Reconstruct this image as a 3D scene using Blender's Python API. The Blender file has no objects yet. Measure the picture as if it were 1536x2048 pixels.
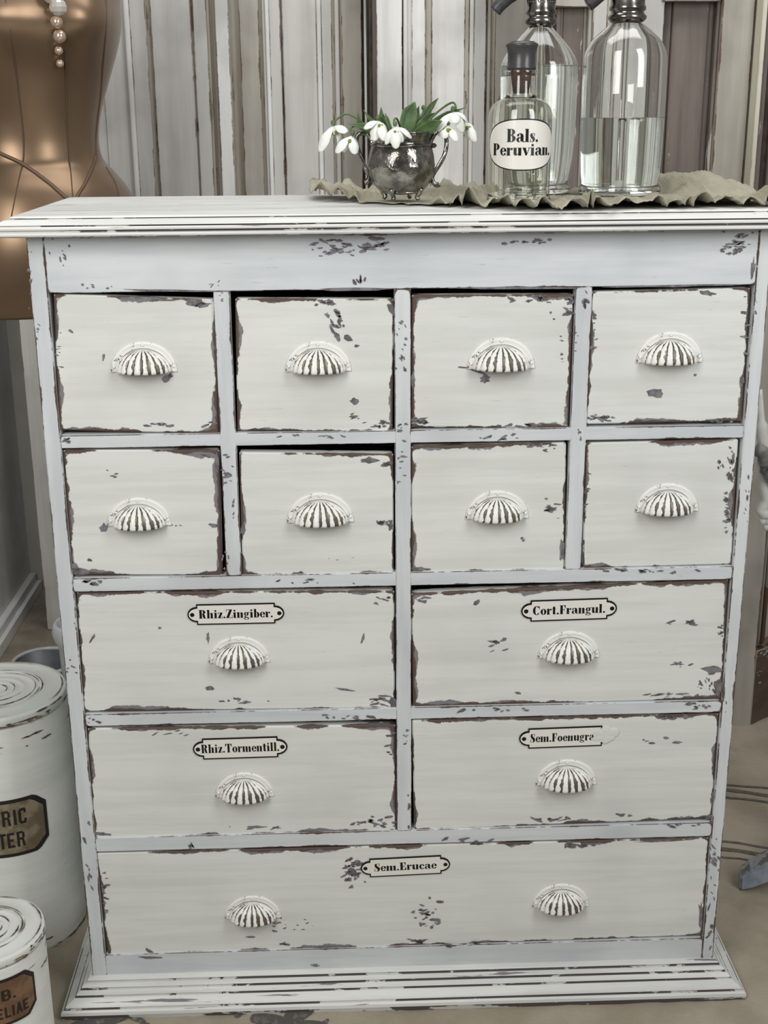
import bpy, bmesh, math, random
from mathutils import Vector, Matrix, noise as mnoise
PI = math.pi
S = bpy.context.scene
COL = S.collection
R = random.Random(7)

# ---------------------------------------------------------------- camera
F_PX = 2550.0
CAM = Vector((-0.0765141, -1.5610240, 1.2330628))
PITCH, YAW, ROLL = -0.3066164, -0.0327119, -0.0076895
_f = Vector((-math.sin(YAW)*math.cos(PITCH), math.cos(YAW)*math.cos(PITCH), math.sin(PITCH)))
_r = Vector((math.cos(YAW), math.sin(YAW), 0))
_u = _r.cross(_f)
RT = _r*math.cos(ROLL) + _u*math.sin(ROLL)
UP = -_r*math.sin(ROLL) + _u*math.cos(ROLL)
cd = bpy.data.cameras.new('camera')
cd.sensor_fit = 'VERTICAL'; cd.sensor_height = 36.0; cd.sensor_width = 27.0
cd.lens = F_PX/2048*36.0
cd.clip_start = 0.05; cd.clip_end = 50
cam = bpy.data.objects.new('camera', cd); COL.objects.link(cam)
M = Matrix.Identity(4)
for i in range(3):
    M[i][0] = RT[i]; M[i][1] = UP[i]; M[i][2] = -_f[i]; M[i][3] = CAM[i]
cam.matrix_world = M
S.camera = cam

# ---------------------------------------------------------------- light and exposure
S.view_settings.view_transform = 'Standard'; S.view_settings.look = 'None'
S.view_settings.gamma = 1.0; S.view_settings.use_curve_mapping = False
S.view_settings.exposure = 0.07
W = bpy.data.worlds.new('World'); S.world = W; W.use_nodes = True
bg = W.node_tree.nodes['Background']
bg.inputs[0].default_value = (0.97, 0.99, 1.0, 1); bg.inputs[1].default_value = 0.19

def area(name, loc, target, sx, sy, power, col):
    l = bpy.data.lights.new(name, 'AREA'); l.shape = 'RECTANGLE'; l.size = sx; l.size_y = sy
    l.energy = power; l.color = col
    o = bpy.data.objects.new(name, l); COL.objects.link(o)
    o.location = loc
    o.rotation_euler = (Vector(target)-Vector(loc)).to_track_quat('-Z', 'Y').to_euler()
    return o
area('window_daylight_left', (-0.85, -1.50, 1.95), (-0.1, 0.35, 1.5), 0.7, 1.4, 25, (1.0, 0.995, 0.97))
area('window_daylight_right', (1.30, -1.35, 1.98), (0, 0.35, 1.5), 0.6, 1.4, 22, (0.98, 0.99, 1.0))
area('added_door_fill', (0.1, 0.35, 2.65), (0.0, 1.0, 1.1), 1.6, 0.7, 14.5, (1.0, 1.0, 1.0))  # added fill lamp overhead, brightens the doors behind and the chest top
S.cycles.max_bounces = 14; S.cycles.transmission_bounces = 14; S.cycles.glossy_bounces = 6
S.cycles.transparent_max_bounces = 12
S.cycles.caustics_refractive = True

# ---------------------------------------------------------------- helpers
def at(px, py, axis, val):
    """point on the plane axis=val seen at a pixel of the photograph"""
    d = _f + RT*((px-768)/F_PX) - UP*((py-1024)/F_PX)
    return CAM + d*((val-CAM[axis])/d[axis])
def ax(px, py, Y): return at(px, py, 1, Y)[0]
def az(px, py, Y): return at(px, py, 1, Y)[2]

def srgb(c):
    return tuple((v/255/12.92 if v/255 <= .04045 else ((v/255+.055)/1.055)**2.4) for v in c) + (1,)

ORG = {}
def link(name, me, mats, parent=None, origin=None, smooth=False):
    o = bpy.data.objects.new(name, me)
    org = ORG[parent.name] if parent else Vector(origin or (0, 0, 0))
    me.transform(Matrix.Translation(-org))
    if parent: o.parent = parent
    else: o.location = org
    COL.objects.link(o)
    ORG[o.name] = org
    for m in (mats if isinstance(mats, (list, tuple)) else [mats]): me.materials.append(m)
    if smooth:
        for p in me.polygons: p.use_smooth = True
    return o

def edge_attr(me, plain=False):
    at_ = me.attributes.new('edge', 'FLOAT_COLOR', 'CORNER')
    for p in me.polygons:
        li = list(p.loop_indices)
        vs = [me.vertices[me.loops[i].vertex_index].co for i in li]
        if plain or len(li) != 4:
            for i in li: at_.data[i].color = (1, 1, 1, 1)
            continue
        for k in range(4):
            c = []
            for e in range(4):
                a, b = vs[e], vs[(e+1) % 4]
                d = (b-a)
                c.append(0.0 if d.length < 1e-9 else ((vs[k]-a).cross(d)).length/d.length)
            at_.data[li[k]].color = c

def bm_obj(name, bm, mats, parent=None, origin=None, smooth=False, wear=True, normals=True):
    if normals: bmesh.ops.recalc_face_normals(bm, faces=bm.faces)
    me = bpy.data.meshes.new(name); bm.to_mesh(me); bm.free()
    if wear: edge_attr(me, plain=(wear == 'plain'))
    return link(name, me, mats, parent, origin, smooth)

def hexa(bm, p, mat=0):
    """p: 8 points, front quad (4, any winding) then back quad"""
    v = [bm.verts.new(q) for q in p]
    fs = [(0, 1, 2, 3), (7, 6, 5, 4), (0, 4, 5, 1), (1, 5, 6, 2), (2, 6, 7, 3), (3, 7, 4, 0)]
    out = []
    for f in fs:
        fc = bm.faces.new([v[i] for i in f]); fc.material_index = mat; out.append(fc)
    return out
def box(bm, x0, x1, y0, y1, z0, z1, ch=0.0, mat=0):
    fs = hexa(bm, [(x0, y0, z0), (x1, y0, z0), (x1, y0, z1), (x0, y0, z1), (x0, y1, z0), (x1, y1, z0), (x1, y1, z1), (x0, y1, z1)], mat)
    if ch:
        es = list({e for f in fs for e in f.edges})
        bmesh.ops.bevel(bm, geom=es, offset=ch, segments=1, affect='EDGES', profile=.5)
def lathe(bm, prof, c, seg=48, mat=0, close=False, scallop=None):
    rings = []
    for r, z in prof:
        if r < 1e-6: rings.append([bm.verts.new((c[0], c[1], c[2]+z))])
        else: rings.append([bm.verts.new((c[0]+r*math.cos(2*PI*k/seg), c[1]+r*math.sin(2*PI*k/seg), c[2]+z)) for k in range(seg)])
    pr = list(zip(rings, rings[1:]))
    if close: pr.append((rings[-1], rings[0]))
    for a, b in pr:
        for k in range(seg):
            k2 = (k+1) % seg
            if len(a) == 1 and len(b) == 1: continue
            if len(a) == 1: f = bm.faces.new([a[0], b[k2], b[k]])
            elif len(b) == 1: f = bm.faces.new([a[k], a[k2], b[0]])
            else: f = bm.faces.new([a[k], a[k2], b[k2], b[k]])
            f.material_index = mat
def tube(bm, pts, rad, seg=10, mat=0, flat=1.0, cap=True):
    pts = [Vector(p) for p in pts]
    n = len(pts); rads = rad if isinstance(rad, (list, tuple)) else [rad]*n
    prev = None; rings = []
    for i, p in enumerate(pts):
        t = (pts[min(i+1, n-1)]-pts[max(i-1, 0)]).normalized()
        if prev is None:
            a = Vector((0, 0, 1)) if abs(t.z) < .9 else Vector((1, 0, 0))
            u = t.cross(a).normalized()
        else: u = (prev - t*prev.dot(t)).normalized()
        prev = u; w = t.cross(u)
        rings.append([bm.verts.new(p + (u*math.cos(2*PI*k/seg) + w*math.sin(2*PI*k/seg)*flat)*rads[i]) for k in range(seg)])
    for a, b in zip(rings, rings[1:]):
        for k in range(seg):
            f = bm.faces.new([a[k], a[(k+1) % seg], b[(k+1) % seg], b[k]]); f.material_index = mat
    if cap:
        for rg, rev in ((rings[0], True), (rings[-1], False)):
            f = bm.faces.new(rg[::-1] if rev else rg); f.material_index = mat
def spline(pts, n=24):
    """Catmull-Rom through points (any dimension)"""
    pts = [Vector(p) for p in pts]
    P = [pts[0]*2-pts[1]] + pts + [pts[-1]*2-pts[-2]]
    out = []; m = len(pts)-1
    for i in range(n+1):
        s = i/n*m; k = min(int(s), m-1); t = s-k
        a, b, c, d = P[k:k+4]
        out.append(0.5*((2*b)+(c-a)*t+(2*a-5*b+4*c-d)*t*t+(3*b-a-3*c+d)*t**3))
    return out
def ball(bm, c, r, sx=1, sy=1, sz=1, mat=0, u=16, v=10):
    ret = bmesh.ops.create_uvsphere(bm, u_segments=u, v_segments=v, radius=r, matrix=Matrix.Translation(c) @ Matrix.Diagonal((sx, sy, sz, 1)))
    for f in {f for vt in ret['verts'] for f in vt.link_faces}: f.material_index = mat

def thing(name, label, cat, loc=(0, 0, 0), group=None):
    o = bpy.data.objects.new(name, None); o.empty_display_size = .05
    o.location = loc; COL.objects.link(o); ORG[o.name] = Vector(loc)
    return tag(o, label, cat, group)
def tag(o, label, cat, group=None, kind=None):
    o['label'] = label; o['category'] = cat
    if group: o['group'] = group
    if kind: o['kind'] = kind
    return o
def structure(o, label=None):
    o['kind'] = 'structure'
    if label: o['label'] = label
    return o

# ---------------------------------------------------------------- materials
def new_mat(name):
    m = bpy.data.materials.new(name); m.use_nodes = True
    nt = m.node_tree; return m, nt, nt.nodes['Principled BSDF']
def nd(nt, t, **kw):
    n = nt.nodes.new(t)
    for k, v in kw.items():
        if k.startswith('i_'):
            key = k[2:]; key = int(key) if key.isdigit() else key.replace('_', ' ')
            n.inputs[key].default_value = v
        else: setattr(n, k, v)
    return n
def math_(nt, op, a, b=None, c=None, clamp=False):
    n = nt.nodes.new('ShaderNodeMath'); n.operation = op; n.use_clamp = clamp
    for i, v in enumerate((a, b, c)):
        if v is None: continue
        if isinstance(v, (int, float)): n.inputs[i].default_value = v
        else: nt.links.new(v, n.inputs[i])
    return n.outputs[0]
def mixc(nt, fac, a, b, blend='MIX'):
    n = nt.nodes.new('ShaderNodeMix'); n.data_type = 'RGBA'; n.blend_type = blend
    for i, v in ((0, fac), (6, a), (7, b)):
        if isinstance(v, (int, float, tuple)): n.inputs[i].default_value = v
        else: nt.links.new(v, n.inputs[i])
    return n.outputs[2]
def noise_(nt, vec, scale, detail=5, rough=.6, dist=0):
    n = nd(nt, 'ShaderNodeTexNoise'); nt.links.new(vec, n.inputs['Vector'])
    n.inputs['Scale'].default_value = scale; n.inputs['Detail'].default_value = detail
    n.inputs['Roughness'].default_value = rough; n.inputs['Distortion'].default_value = dist
    return n.outputs['Fac']
def ramp01(nt, v, lo, hi):
    n = nd(nt, 'ShaderNodeMapRange'); n.interpolation_type = 'SMOOTHSTEP'
    nt.links.new(v, n.inputs[0]); n.inputs[1].default_value = lo; n.inputs[2].default_value = hi
    return n.outputs[0]
def mapped(nt, scale, loc=(0, 0, 0)):
    tc = nd(nt, 'ShaderNodeTexCoord'); mp = nd(nt, 'ShaderNodeMapping')
    nt.links.new(tc.outputs['Object'], mp.inputs[0])
    mp.inputs['Scale'].default_value = scale; mp.inputs['Location'].default_value = loc
    return mp.outputs[0]

def paint(name, col, col2, under=(128, 124, 127), under2=(92, 76, 68), wear=.0035, amp=.012, patch=.006,
          chips=.74, chipscale=(16, 16, 16), streak=(3, 3, 40), streak_amt=.10, rough=.62, bump=.25, loc=(0, 0, 0)):
    """brushed paint worn away along the edges of each board, with scattered chips"""
    m, nt, b = new_mat(name); L = nt.links.new
    iso = mapped(nt, (1, 1, 1), loc)
    a = nd(nt, 'ShaderNodeAttribute', attribute_name='edge')
    sp = nd(nt, 'ShaderNodeSeparateColor'); L(a.outputs['Color'], sp.inputs[0])
    d = math_(nt, 'SMOOTH_MIN', sp.outputs[0], sp.outputs[1], .012)
    d = math_(nt, 'SMOOTH_MIN', d, sp.outputs[2], .012)
    d = math_(nt, 'SMOOTH_MIN', d, a.outputs['Alpha'], .012)
    n1 = noise_(nt, iso, 95, 6, .68); n2 = noise_(nt, iso, 14, 3, .5)
    t = math_(nt, 'MULTIPLY_ADD', math_(nt, 'SUBTRACT', n1, .5), amp, d)
    t = math_(nt, 'MULTIPLY_ADD', math_(nt, 'SUBTRACT', n2, .5), -patch*4, t)
    edge = ramp01(nt, t, wear+.0006, wear-.0006)
    ch = noise_(nt, mapped(nt, chipscale, loc), 1.0, 7, .66, .3)
    chip = ramp01(nt, ch, chips, chips+.012)
    mask = math_(nt, 'MAXIMUM', edge, chip)
    st = noise_(nt, mapped(nt, streak, loc), 1.0, 5, .6)
    c = mixc(nt, ramp01(nt, st, .35, .68), srgb(col), srgb(col2))
    blot = noise_(nt, iso, 6, 3, .5)
    c = mixc(nt, math_(nt, 'MULTIPLY', ramp01(nt, blot, .45, .75), streak_amt), c, srgb(tuple(v*.86 for v in col2)))
    scr = noise_(nt, mapped(nt, (streak[0]*6, streak[1]*6, streak[2]*6), loc), 1.0, 4, .7)
    c = mixc(nt, math_(nt, 'MULTIPLY', ramp01(nt, scr, .66, .72), .28), c, srgb(under))
    un = mixc(nt, ramp01(nt, math_(nt, 'MULTIPLY_ADD', math_(nt, 'SUBTRACT', noise_(nt, iso, 40, 4, .6), .5), -.014, d), .0030, .0012), srgb(under), srgb(under2))
    c = mixc(nt, mask, c, un)
    L(c, b.inputs['Base Color']); b.inputs['Roughness'].default_value = rough
    b.inputs['Specular IOR Level'].default_value = .35
    bp = nd(nt, 'ShaderNodeBump'); bp.inputs['Strength'].default_value = bump; bp.inputs['Distance'].default_value = .0012
    h = math_(nt, 'MULTIPLY_ADD', st, .35, math_(nt, 'SUBTRACT', 1.0, mask))
    L(h, bp.inputs['Height']); L(bp.outputs[0], b.inputs['Normal'])
    return m
def simple(name, col, rough=.5, metal=0.0, var=0.0, scale=30, col2=None, bump=0.0, spec=.5, lo=.4, hi=.6):
    m, nt, b = new_mat(name); L = nt.links.new
    v = mapped(nt, (1, 1, 1))
    if col2 or var:
        n = noise_(nt, v, scale, 6, .6)
        L(mixc(nt, ramp01(nt, n, lo, hi), srgb(col), srgb(col2 or tuple(c*(1-var) for c in col))), b.inputs['Base Color'])
        if bump:
            bp = nd(nt, 'ShaderNodeBump'); bp.inputs['Strength'].default_value = bump; bp.inputs['Distance'].default_value = .002
            L(n, bp.inputs['Height']); L(bp.outputs[0], b.inputs['Normal'])
    else: b.inputs['Base Color'].default_value = srgb(col)
    b.inputs['Roughness'].default_value = rough; b.inputs['Metallic'].default_value = metal
    b.inputs['Specular IOR Level'].default_value = spec
    return m

DRAWER = paint('drawer_paint', (224, 225, 220), (214, 215, 209), wear=.0012, amp=.008, patch=.0085, chips=.79, streak=(4, 4, 60), streak_amt=.25)
FRAME = paint('frame_paint', (213, 216, 217), (198, 203, 206), wear=-.0008, amp=.006, patch=.0030, chips=.765, chipscale=(20, 20, 34), streak=(4, 4, 50), streak_amt=.4)
STILE = paint('stile_paint', (216, 219, 219), (201, 205, 207), wear=-.0008, amp=.006, patch=.0030, chips=.765, chipscale=(34, 34, 20), streak=(50, 50, 4), streak_amt=.4)
MOULD = paint('moulding_paint', (228, 228, 223), (208, 208, 204), under2=(112, 106, 106), wear=.0, amp=.001, patch=.0005, chips=.635, chipscale=(5, 60, 150), streak=(3, 30, 90), streak_amt=.2)
DARKL = paint('dark_moulding_line', (205, 204, 200), (188, 187, 184), under=(84, 79, 79), under2=(64, 56, 54), wear=-.01, amp=.001, patch=.0005, chips=.47, chipscale=(9, 9, 30), streak=(3, 30, 90))  # broken dark lines set in the grooves between moulding steps
BARE = simple('bare_primer', (126, 123, 127), .7, col2=(96, 90, 90), scale=90)
BAREB = simple('bare_wood', (92, 74, 64), .75, col2=(70, 58, 52), scale=60)
DARK = simple('dark_interior', (38, 33, 30), .9)

def pull_mat():
    m, nt, b = new_mat('pull_paint'); L = nt.links.new
    a = nd(nt, 'ShaderNodeAttribute', attribute_name='flute')
    iso = mapped(nt, (1, 1, 1))
    n = noise_(nt, iso, 260, 5, .7); n2 = noise_(nt, iso, 60, 3, .5)
    t = math_(nt, 'ADD', a.outputs['Fac'], math_(nt, 'MULTIPLY_ADD', math_(nt, 'SUBTRACT', n, .5), 1.0, math_(nt, 'MULTIPLY', math_(nt, 'SUBTRACT', n2, .5), 1.5)))
    mk = ramp01(nt, t, .50, .60)
    c = mixc(nt, mk, srgb((238, 237, 232)), mixc(nt, n2, srgb((84, 80, 74)), srgb((128, 120, 104))))
    L(c, b.inputs['Base Color']); b.inputs['Roughness'].default_value = .38
    L(math_(nt, 'MULTIPLY', mk, .55), b.inputs['Metallic'])
    return m
PULL = pull_mat()
ENAMEL = simple('white_enamel', (232, 228, 220), .25)
BLACK = simple('black_enamel', (14, 13, 14), .3)

# ---------------------------------------------------------------- lettering (fat-face letters from filled shapes)
def G():
    g = {}
    def r(a, b, c, d): return [(a, b), (c, b), (c, d), (a, d)]
    def o(cx, cy, rx, ry, ix, iy, a0=0, a1=360, n=18):
        out = []
        for k in range(n):
            t0 = math.radians(a0+(a1-a0)*k/n); t1 = math.radians(a0+(a1-a0)*(k+1)/n)
            out.append([(cx+ix*math.cos(t0), cy+iy*math.sin(t0)), (cx+rx*math.cos(t0), cy+ry*math.sin(t0)),
                        (cx+rx*math.cos(t1), cy+ry*math.sin(t1)), (cx+ix*math.cos(t1), cy+iy*math.sin(t1))])
        return out
    dot = lambda x, y, q=.1: [[(x+q*math.cos(2*PI*k/10), y+q*math.sin(2*PI*k/10)) for k in range(10)]]
    arch = lambda x: [[(x+.24, .48), (x+.30, .50), (x+.42, .62), (x+.54, .66), (x+.64, .61), (x+.66, .46), (x+.42, .46), (x+.42, .54), (x+.38, .56)]]
    g['i'] = (.42, [r(.08, 0, .32, .66), r(.02, 0, .38, .04), r(.02, .62, .2, .66)] + dot(.2, .86, .11))
    g['l'] = (.42, [r(.08, 0, .32, 1), r(.02, 0, .38, .04), r(.02, .96, .2, 1)])
    g['n'] = (.76, [r(.06, 0, .30, .66), r(0, .62, .2, .66), r(.42, 0, .66, .5), r(0, 0, .34, .04), r(.4, 0, .72, .04)] + arch(0))
    g['h'] = (.76, [r(.06, 0, .30, 1), r(0, .96, .2, 1), r(.42, 0, .66, .5), r(0, 0, .34, .04), r(.4, 0, .72, .04)] + arch(0))
    g['m'] = (1.12, g['n'][1] + [r(.78, 0, 1.02, .5), r(.76, 0, 1.08, .04)] + arch(.36))
    g['u'] = (.76, [r(.06, .1, .30, .66), r(0, .62, .2, .66), r(.44, 0, .68, .66), r(.38, .62, .6, .66), [(.06, .14), (.14, .02), (.26, .0), (.44, .12), (.44, .18), (.3, .1), (.3, .2)]])
    g['r'] = (.56, [r(.06, 0, .30, .66), r(0, .62, .2, .66), r(0, 0, .36, .04), [(.28, .46), (.36, .62), (.46, .66), (.46, .6), (.36, .54)]] + dot(.45, .55, .1))
    g['e'] = (.60, o(.32, .33, .29, .34, .09, .29, 20, 335) + [r(.2, .33, .6, .38), [(.38, .36), (.6, .36), (.58, .52), (.46, .62), (.40, .6)]])
    g['o'] = (.66, o(.33, .33, .31, .34, .08, .29))
    g['c'] = (.58, o(.32, .33, .30, .34, .07, .29, 60, 325) + dot(.46, .5, .1))
    g['a'] = (.70, [r(.36, .06, .60, .5), r(.5, 0, .7, .06), [(.6, .44), (.56, .6), (.42, .66), (.24, .66), (.1, .58), (.14, .54), (.26, .61), (.36, .58), (.36, .44)]] + dot(.15, .52, .09) + o(.24, .18, .22, .19, .02, .14, 60, 300) + [r(.2, .3, .4, .36)])
    g['t'] = (.48, [r(.1, .06, .34, .88), r(0, .61, .44, .66), [(.1, .1), (.16, .01), (.28, -.01), (.44, .08), (.44, .12), (.34, .08), (.3, .12)]])
    g['z'] = (.58, [r(.03, .60, .54, .66), r(.03, 0, .54, .06), [(.28, .62), (.54, .62), (.29, .04), (.03, .04)], r(.03, .44, .08, .62), r(.49, .04, .54, .22)])
    g['g'] = (.64, o(.28, .44, .25, .23, .06, .19) + o(.29, -.10, .29, .13, .17, .08) + [r(.46, .58, .62, .66), [(.08, .2), (.18, .22), (.3, .05), (.2, .0), (.06, .1)], r(.2, -.0, .5, .08)])
    g['b'] = (.66, [r(.06, 0, .30, 1), r(0, .96, .2, 1)] + o(.34, .33, .30, .34, .06, .29, -100, 110))
    g['s'] = (.52, [r(.1, .62, .42, .66), r(.06, 0, .36, .04), [(.04, .52), (.12, .64), (.24, .6), (.26, .5), (.46, .3), (.48, .16), (.38, .02), (.28, .06), (.28, .16), (.08, .36)], r(.40, .44, .45, .66), r(.04, 0, .09, .22)])
    g['v'] = (.66, [[(.03, .66), (.28, .66), (.42, .12), (.36, 0), (.28, 0)], [(.34, 0), (.40, .08), (.62, .66), (.56, .66)], r(0, .62, .32, .66), r(.48, .62, .68, .66)])
    g['R'] = (.88, [r(.1, 0, .36, 1), r(.02, .96, .45, 1), r(.02, 0, .44, .04), r(.34, .47, .5, .52), [(.40, .52), (.62, .5), (.70, .3), (.72, .06), (.84, .04), (.84, 0), (.56, 0), (.46, .2)]] + o(.42, .74, .33, .26, .07, .21, -95, 95))
    g['Z'] = (.76, [r(.04, .94, .7, 1), r(.04, 0, .72, .06), [(.42, .96), (.70, .96), (.33, .04), (.04, .04)], r(.04, .7, .09, .96), r(.67, .04, .72, .32)])
    g['C'] = (.80, o(.42, .5, .40, .51, .14, .46, 40, 320) + [r(.68, .62, .74, 1)])
    g['F'] = (.72, [r(.1, 0, .36, 1), r(.02, .95, .66, 1), r(.02, 0, .44, .04), r(.34, .47, .54, .52), r(.5, .36, .55, .64), [(.5, .96), (.66, .96), (.66, .66), (.62, .66)]])
    g['E'] = (.76, g['F'][1][:2] + [r(.02, 0, .70, .05), r(.34, .47, .54, .52), r(.5, .36, .55, .64), [(.5, .96), (.66, .96), (.66, .66), (.62, .66)], [(.5, .04), (.7, .04), (.7, .36), (.66, .36)]])
    g['T'] = (.84, [r(.28, 0, .54, 1), r(.02, .95, .80, 1), r(.18, 0, .64, .04), [(.02, .97), (.2, .97), (.07, .66), (.02, .66)], [(.8, .97), (.62, .97), (.75, .66), (.8, .66)]])
    g['S'] = (.66, [r(.14, .96, .5, 1), r(.1, 0, .48, .04), [(.04, .78), (.1, .94), (.24, 1), (.3, .9), (.28, .74), (.56, .48), (.62, .28), (.54, .08), (.40, 0), (.34, .1), (.36, .26), (.1, .54)], r(.52, .68, .58, 1), r(.04, 0, .10, .34)])
    g['B'] = (.84, [r(.1, 0, .36, 1), r(.02, .96, .45, 1), r(.02, 0, .45, .04), r(.34, .5, .5, .55)] + o(.42, .76, .32, .24, .07, .20, -95, 95) + o(.42, .27, .37, .27, .09, .23, -95, 95))
    g['P'] = (.80, [r(.1, 0, .36, 1), r(.02, .96, .45, 1), r(.02, 0, .44, .04)] + o(.42, .73, .33, .27, .07, .22, -95, 95) + [r(.34, .46, .45, .51)])
    g['.'] = (.30, dot(.14, .09, .11))
    k = .2   # plain stencil capitals for the canisters
    blk = {'T': [r(.2, 0, .4, 1), r(0, .84, .6, 1)], 'R': [r(0, 0, .2, 1), r(.2, .86, .5, 1), r(.2, .44, .5, .58), r(.42, .54, .6, .9), [(.36, .48), (.54, .48), (.62, 0), (.44, 0)]],
           'I': [r(.1, 0, .3, 1)], 'C': [r(0, .1, .2, .9), r(.1, .84, .54, 1), r(.1, 0, .54, .16), r(.4, .68, .58, .9), r(.4, .1, .58, .32)],
           'E': [r(0, 0, .2, 1), r(.2, .84, .56, 1), r(.2, 0, .56, .16), r(.2, .43, .48, .57)], 'H': [r(0, 0, .2, 1), r(.42, 0, .62, 1), r(.2, .43, .42, .57)],
           'B': [r(0, 0, .2, 1), r(.2, .86, .48, 1), r(.2, .44, .5, .57), r(.2, 0, .5, .14), r(.42, .56, .6, .88), r(.44, .1, .62, .46)],
           'L': [r(0, 0, .2, 1), r(.2, 0, .54, .16)], 'A': [[(0, 0), (.2, 0), (.4, 1), (.24, 1)], [(.44, 0), (.64, 0), (.42, 1), (.26, 1)], r(.16, .24, .5, .38)],
           '.': [r(.02, 0, .2, .18)]}
    for c, p in blk.items(): g['#'+c] = ({'I': .46, '.': .3, 'L': .62, 'T': .68}.get(c, .74), p)
    return g
GL = G()
def text_polys(txt, width, height, block=False):
    """centred polygons in 2D; height is the capital height"""
    x = 0; out = []
    for ch in txt:
        if ch == ' ': x += .4; continue
        adv, pr = GL[('#' if block else '')+ch]
        for p in pr: out.append([(x+a, b) for a, b in p])
        x += adv
    return [[(a/x*width-width/2, (b-.5)*height) for a, b in p] for p in out]
def put_polys(bm, polys, fn, mat):
    for p in polys:
        try:
            f = bm.faces.new([bm.verts.new(fn(a, b)) for a, b in p]); f.material_index = mat
        except ValueError: pass

# ---------------------------------------------------------------- room shell
LINEN_GROUND = simple('floor_boards', (150, 140, 124), .7, col2=(126, 116, 102), scale=8)
bm = bmesh.new(); box(bm, -2.2, 2.2, -3.4, 1.75, -.03, -.001)
structure(bm_obj('floor', bm, LINEN_GROUND), 'floor under the linen cloth')
PLASTER = simple('plaster', (176, 174, 166), .85, col2=(166, 163, 154), scale=5)
bm = bmesh.new(); box(bm, -.98, 2.2, 1.70, 1.78, -.03, 2.7)
structure(bm_obj('wall_back', bm, PLASTER), 'plain wall behind the old doors')
WL = paint('left_wall_paint', (232, 232, 231), (210, 210, 206), wear=-.01, amp=.001, patch=.001, chips=.78, streak=(30, 3, 2), streak_amt=.5)
bm = bmesh.new(); box(bm, -1.0, -.925, .95, 1.70, -.03, 2.7)
structure(bm_obj('wall_left', bm, WL), 'grey painted wall at the left')
bm = bmesh.new(); box(bm, -.925, -.895, .95, 1.69, 0, .028); box(bm, -.925, -.907, .95, 1.69, .028, .05, .002)
structure(bm_obj('baseboard_left', bm, WL), 'low white skirting along the left wall')

# ---------------------------------------------------------------- chest of drawers
ZT, ZFB = 1.115, 1.090
YB = .315
chest = thing('apothecary_chest', 'large white distressed apothecary chest with thirteen drawers and fluted cup pulls', 'chest of drawers', (0, .15, 0))
XO = .45
def mx(pts, Y=0.0): return sum(ax(x, y, Y) for x, y in pts)/len(pts)
def mz(pts, Y=0.0): return sum(az(x, y, Y) for x, y in pts)/len(pts)
XLi = mx([(94, 590), (118, 861), (143, 1147), (166, 1424), (192, 1701), (215, 1912)])
XRi = mx([(1507, 600), (1488, 850), (1465, 1130), (1446, 1400), (1426, 1640), (1408, 1870)])
zf = mz([(95, 583), (800, 582), (1510, 570)])
rails = [(mz([(120, 866), (790, 870), (1488, 848)]), mz([(122, 895), (800, 893), (1478, 872)])),
         (mz([(143, 1153), (800, 1152), (1462, 1131)]), mz([(147, 1181), (800, 1179), (1455, 1156)])),
         (mz([(165, 1427), (795, 1420), (1443, 1401)]), mz([(172, 1452), (800, 1444), (1437, 1422)])),
         (mz([(190, 1679), (800, 1665), (1425, 1641)]), mz([(193, 1704), (800, 1692), (1420, 1671)]))]
zbr = mz([(218, 1913), (800, 1897), (1408, 1872)])
ZST = .044
def chipped(bm, specs, Y, mi, seed=0):
    """paint losses: irregular patches (px, py, rx, ry, rot) lying on the face at depth Y"""
    rr = random.Random(seed)
    for (x, y, rx, ry, rot) in specs:
        n = 13; poly = []
        ph = rr.random()*9
        for k in range(n):
            a = 2*PI*k/n
            q = .62+.55*abs(mnoise.noise((math.cos(a)*1.6+ph, math.sin(a)*1.6, ph)))*1.6 + rr.uniform(-.16, .16)
            ex, ey = rx*q*math.cos(a), ry*q*math.sin(a)
            c, s = math.cos(math.radians(rot)), math.sin(math.radians(rot))
            poly.append((x+ex*c-ey*s, y+ex*s+ey*c))
        f = bm.faces.new([bm.verts.new(at(px, py, 1, Y)) for px, py in poly]); f.material_index = mi
def scatter(x, y, w, h, n, s, seed, flat=2.2, rot=0):
    rr = random.Random(seed); out = []
    for _ in range(n):
        k = rr.uniform(.35, 1.25)*s
        out.append((x+rr.gauss(0, .45)*w/2, y+rr.gauss(0, .45)*h/2, k*rr.uniform(.8, flat), k*rr.uniform(.4, .8), rot+rr.uniform(-25, 25)))
    return out
YC = -.0005
bm = bmesh.new(); box(bm, -XO, XLi, 0, YB, ZST, ZFB, .0012)
chipped(bm, scatter(60, 560, 12, 180, 8, 3, 1, rot=80) + scatter(75, 660, 14, 60, 5, 3, 2, rot=60) + scatter(141, 1340, 26, 60, 6, 3.5, 3, rot=0) + scatter(176, 1720, 18, 200, 8, 4, 4, rot=70) + scatter(152, 1240, 6, 60, 4, 4, 5, rot=90), YC, 1, 1)
bm_obj('side_stile', bm, [STILE, BARE], chest)
bm = bmesh.new(); box(bm, XRi, XO, 0, YB, ZST, ZFB, .0012)
chipped(bm, scatter(1430, 1720, 22, 130, 16, 5, 11, rot=60) + scatter(1510, 620, 14, 120, 7, 3, 12, rot=80) + scatter(1494, 1010, 14, 90, 7, 3, 13, rot=80) + scatter(1450, 1390, 16, 70, 6, 3, 14, rot=80) + scatter(1420, 1850, 10, 90, 6, 4, 15, rot=120), YC, 1, 2)
bm_obj('side_stile', bm, [STILE, BARE], chest)
bm = bmesh.new(); box(bm, XLi, XRi, .0006, .022, zf, ZFB, .0010)
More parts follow.
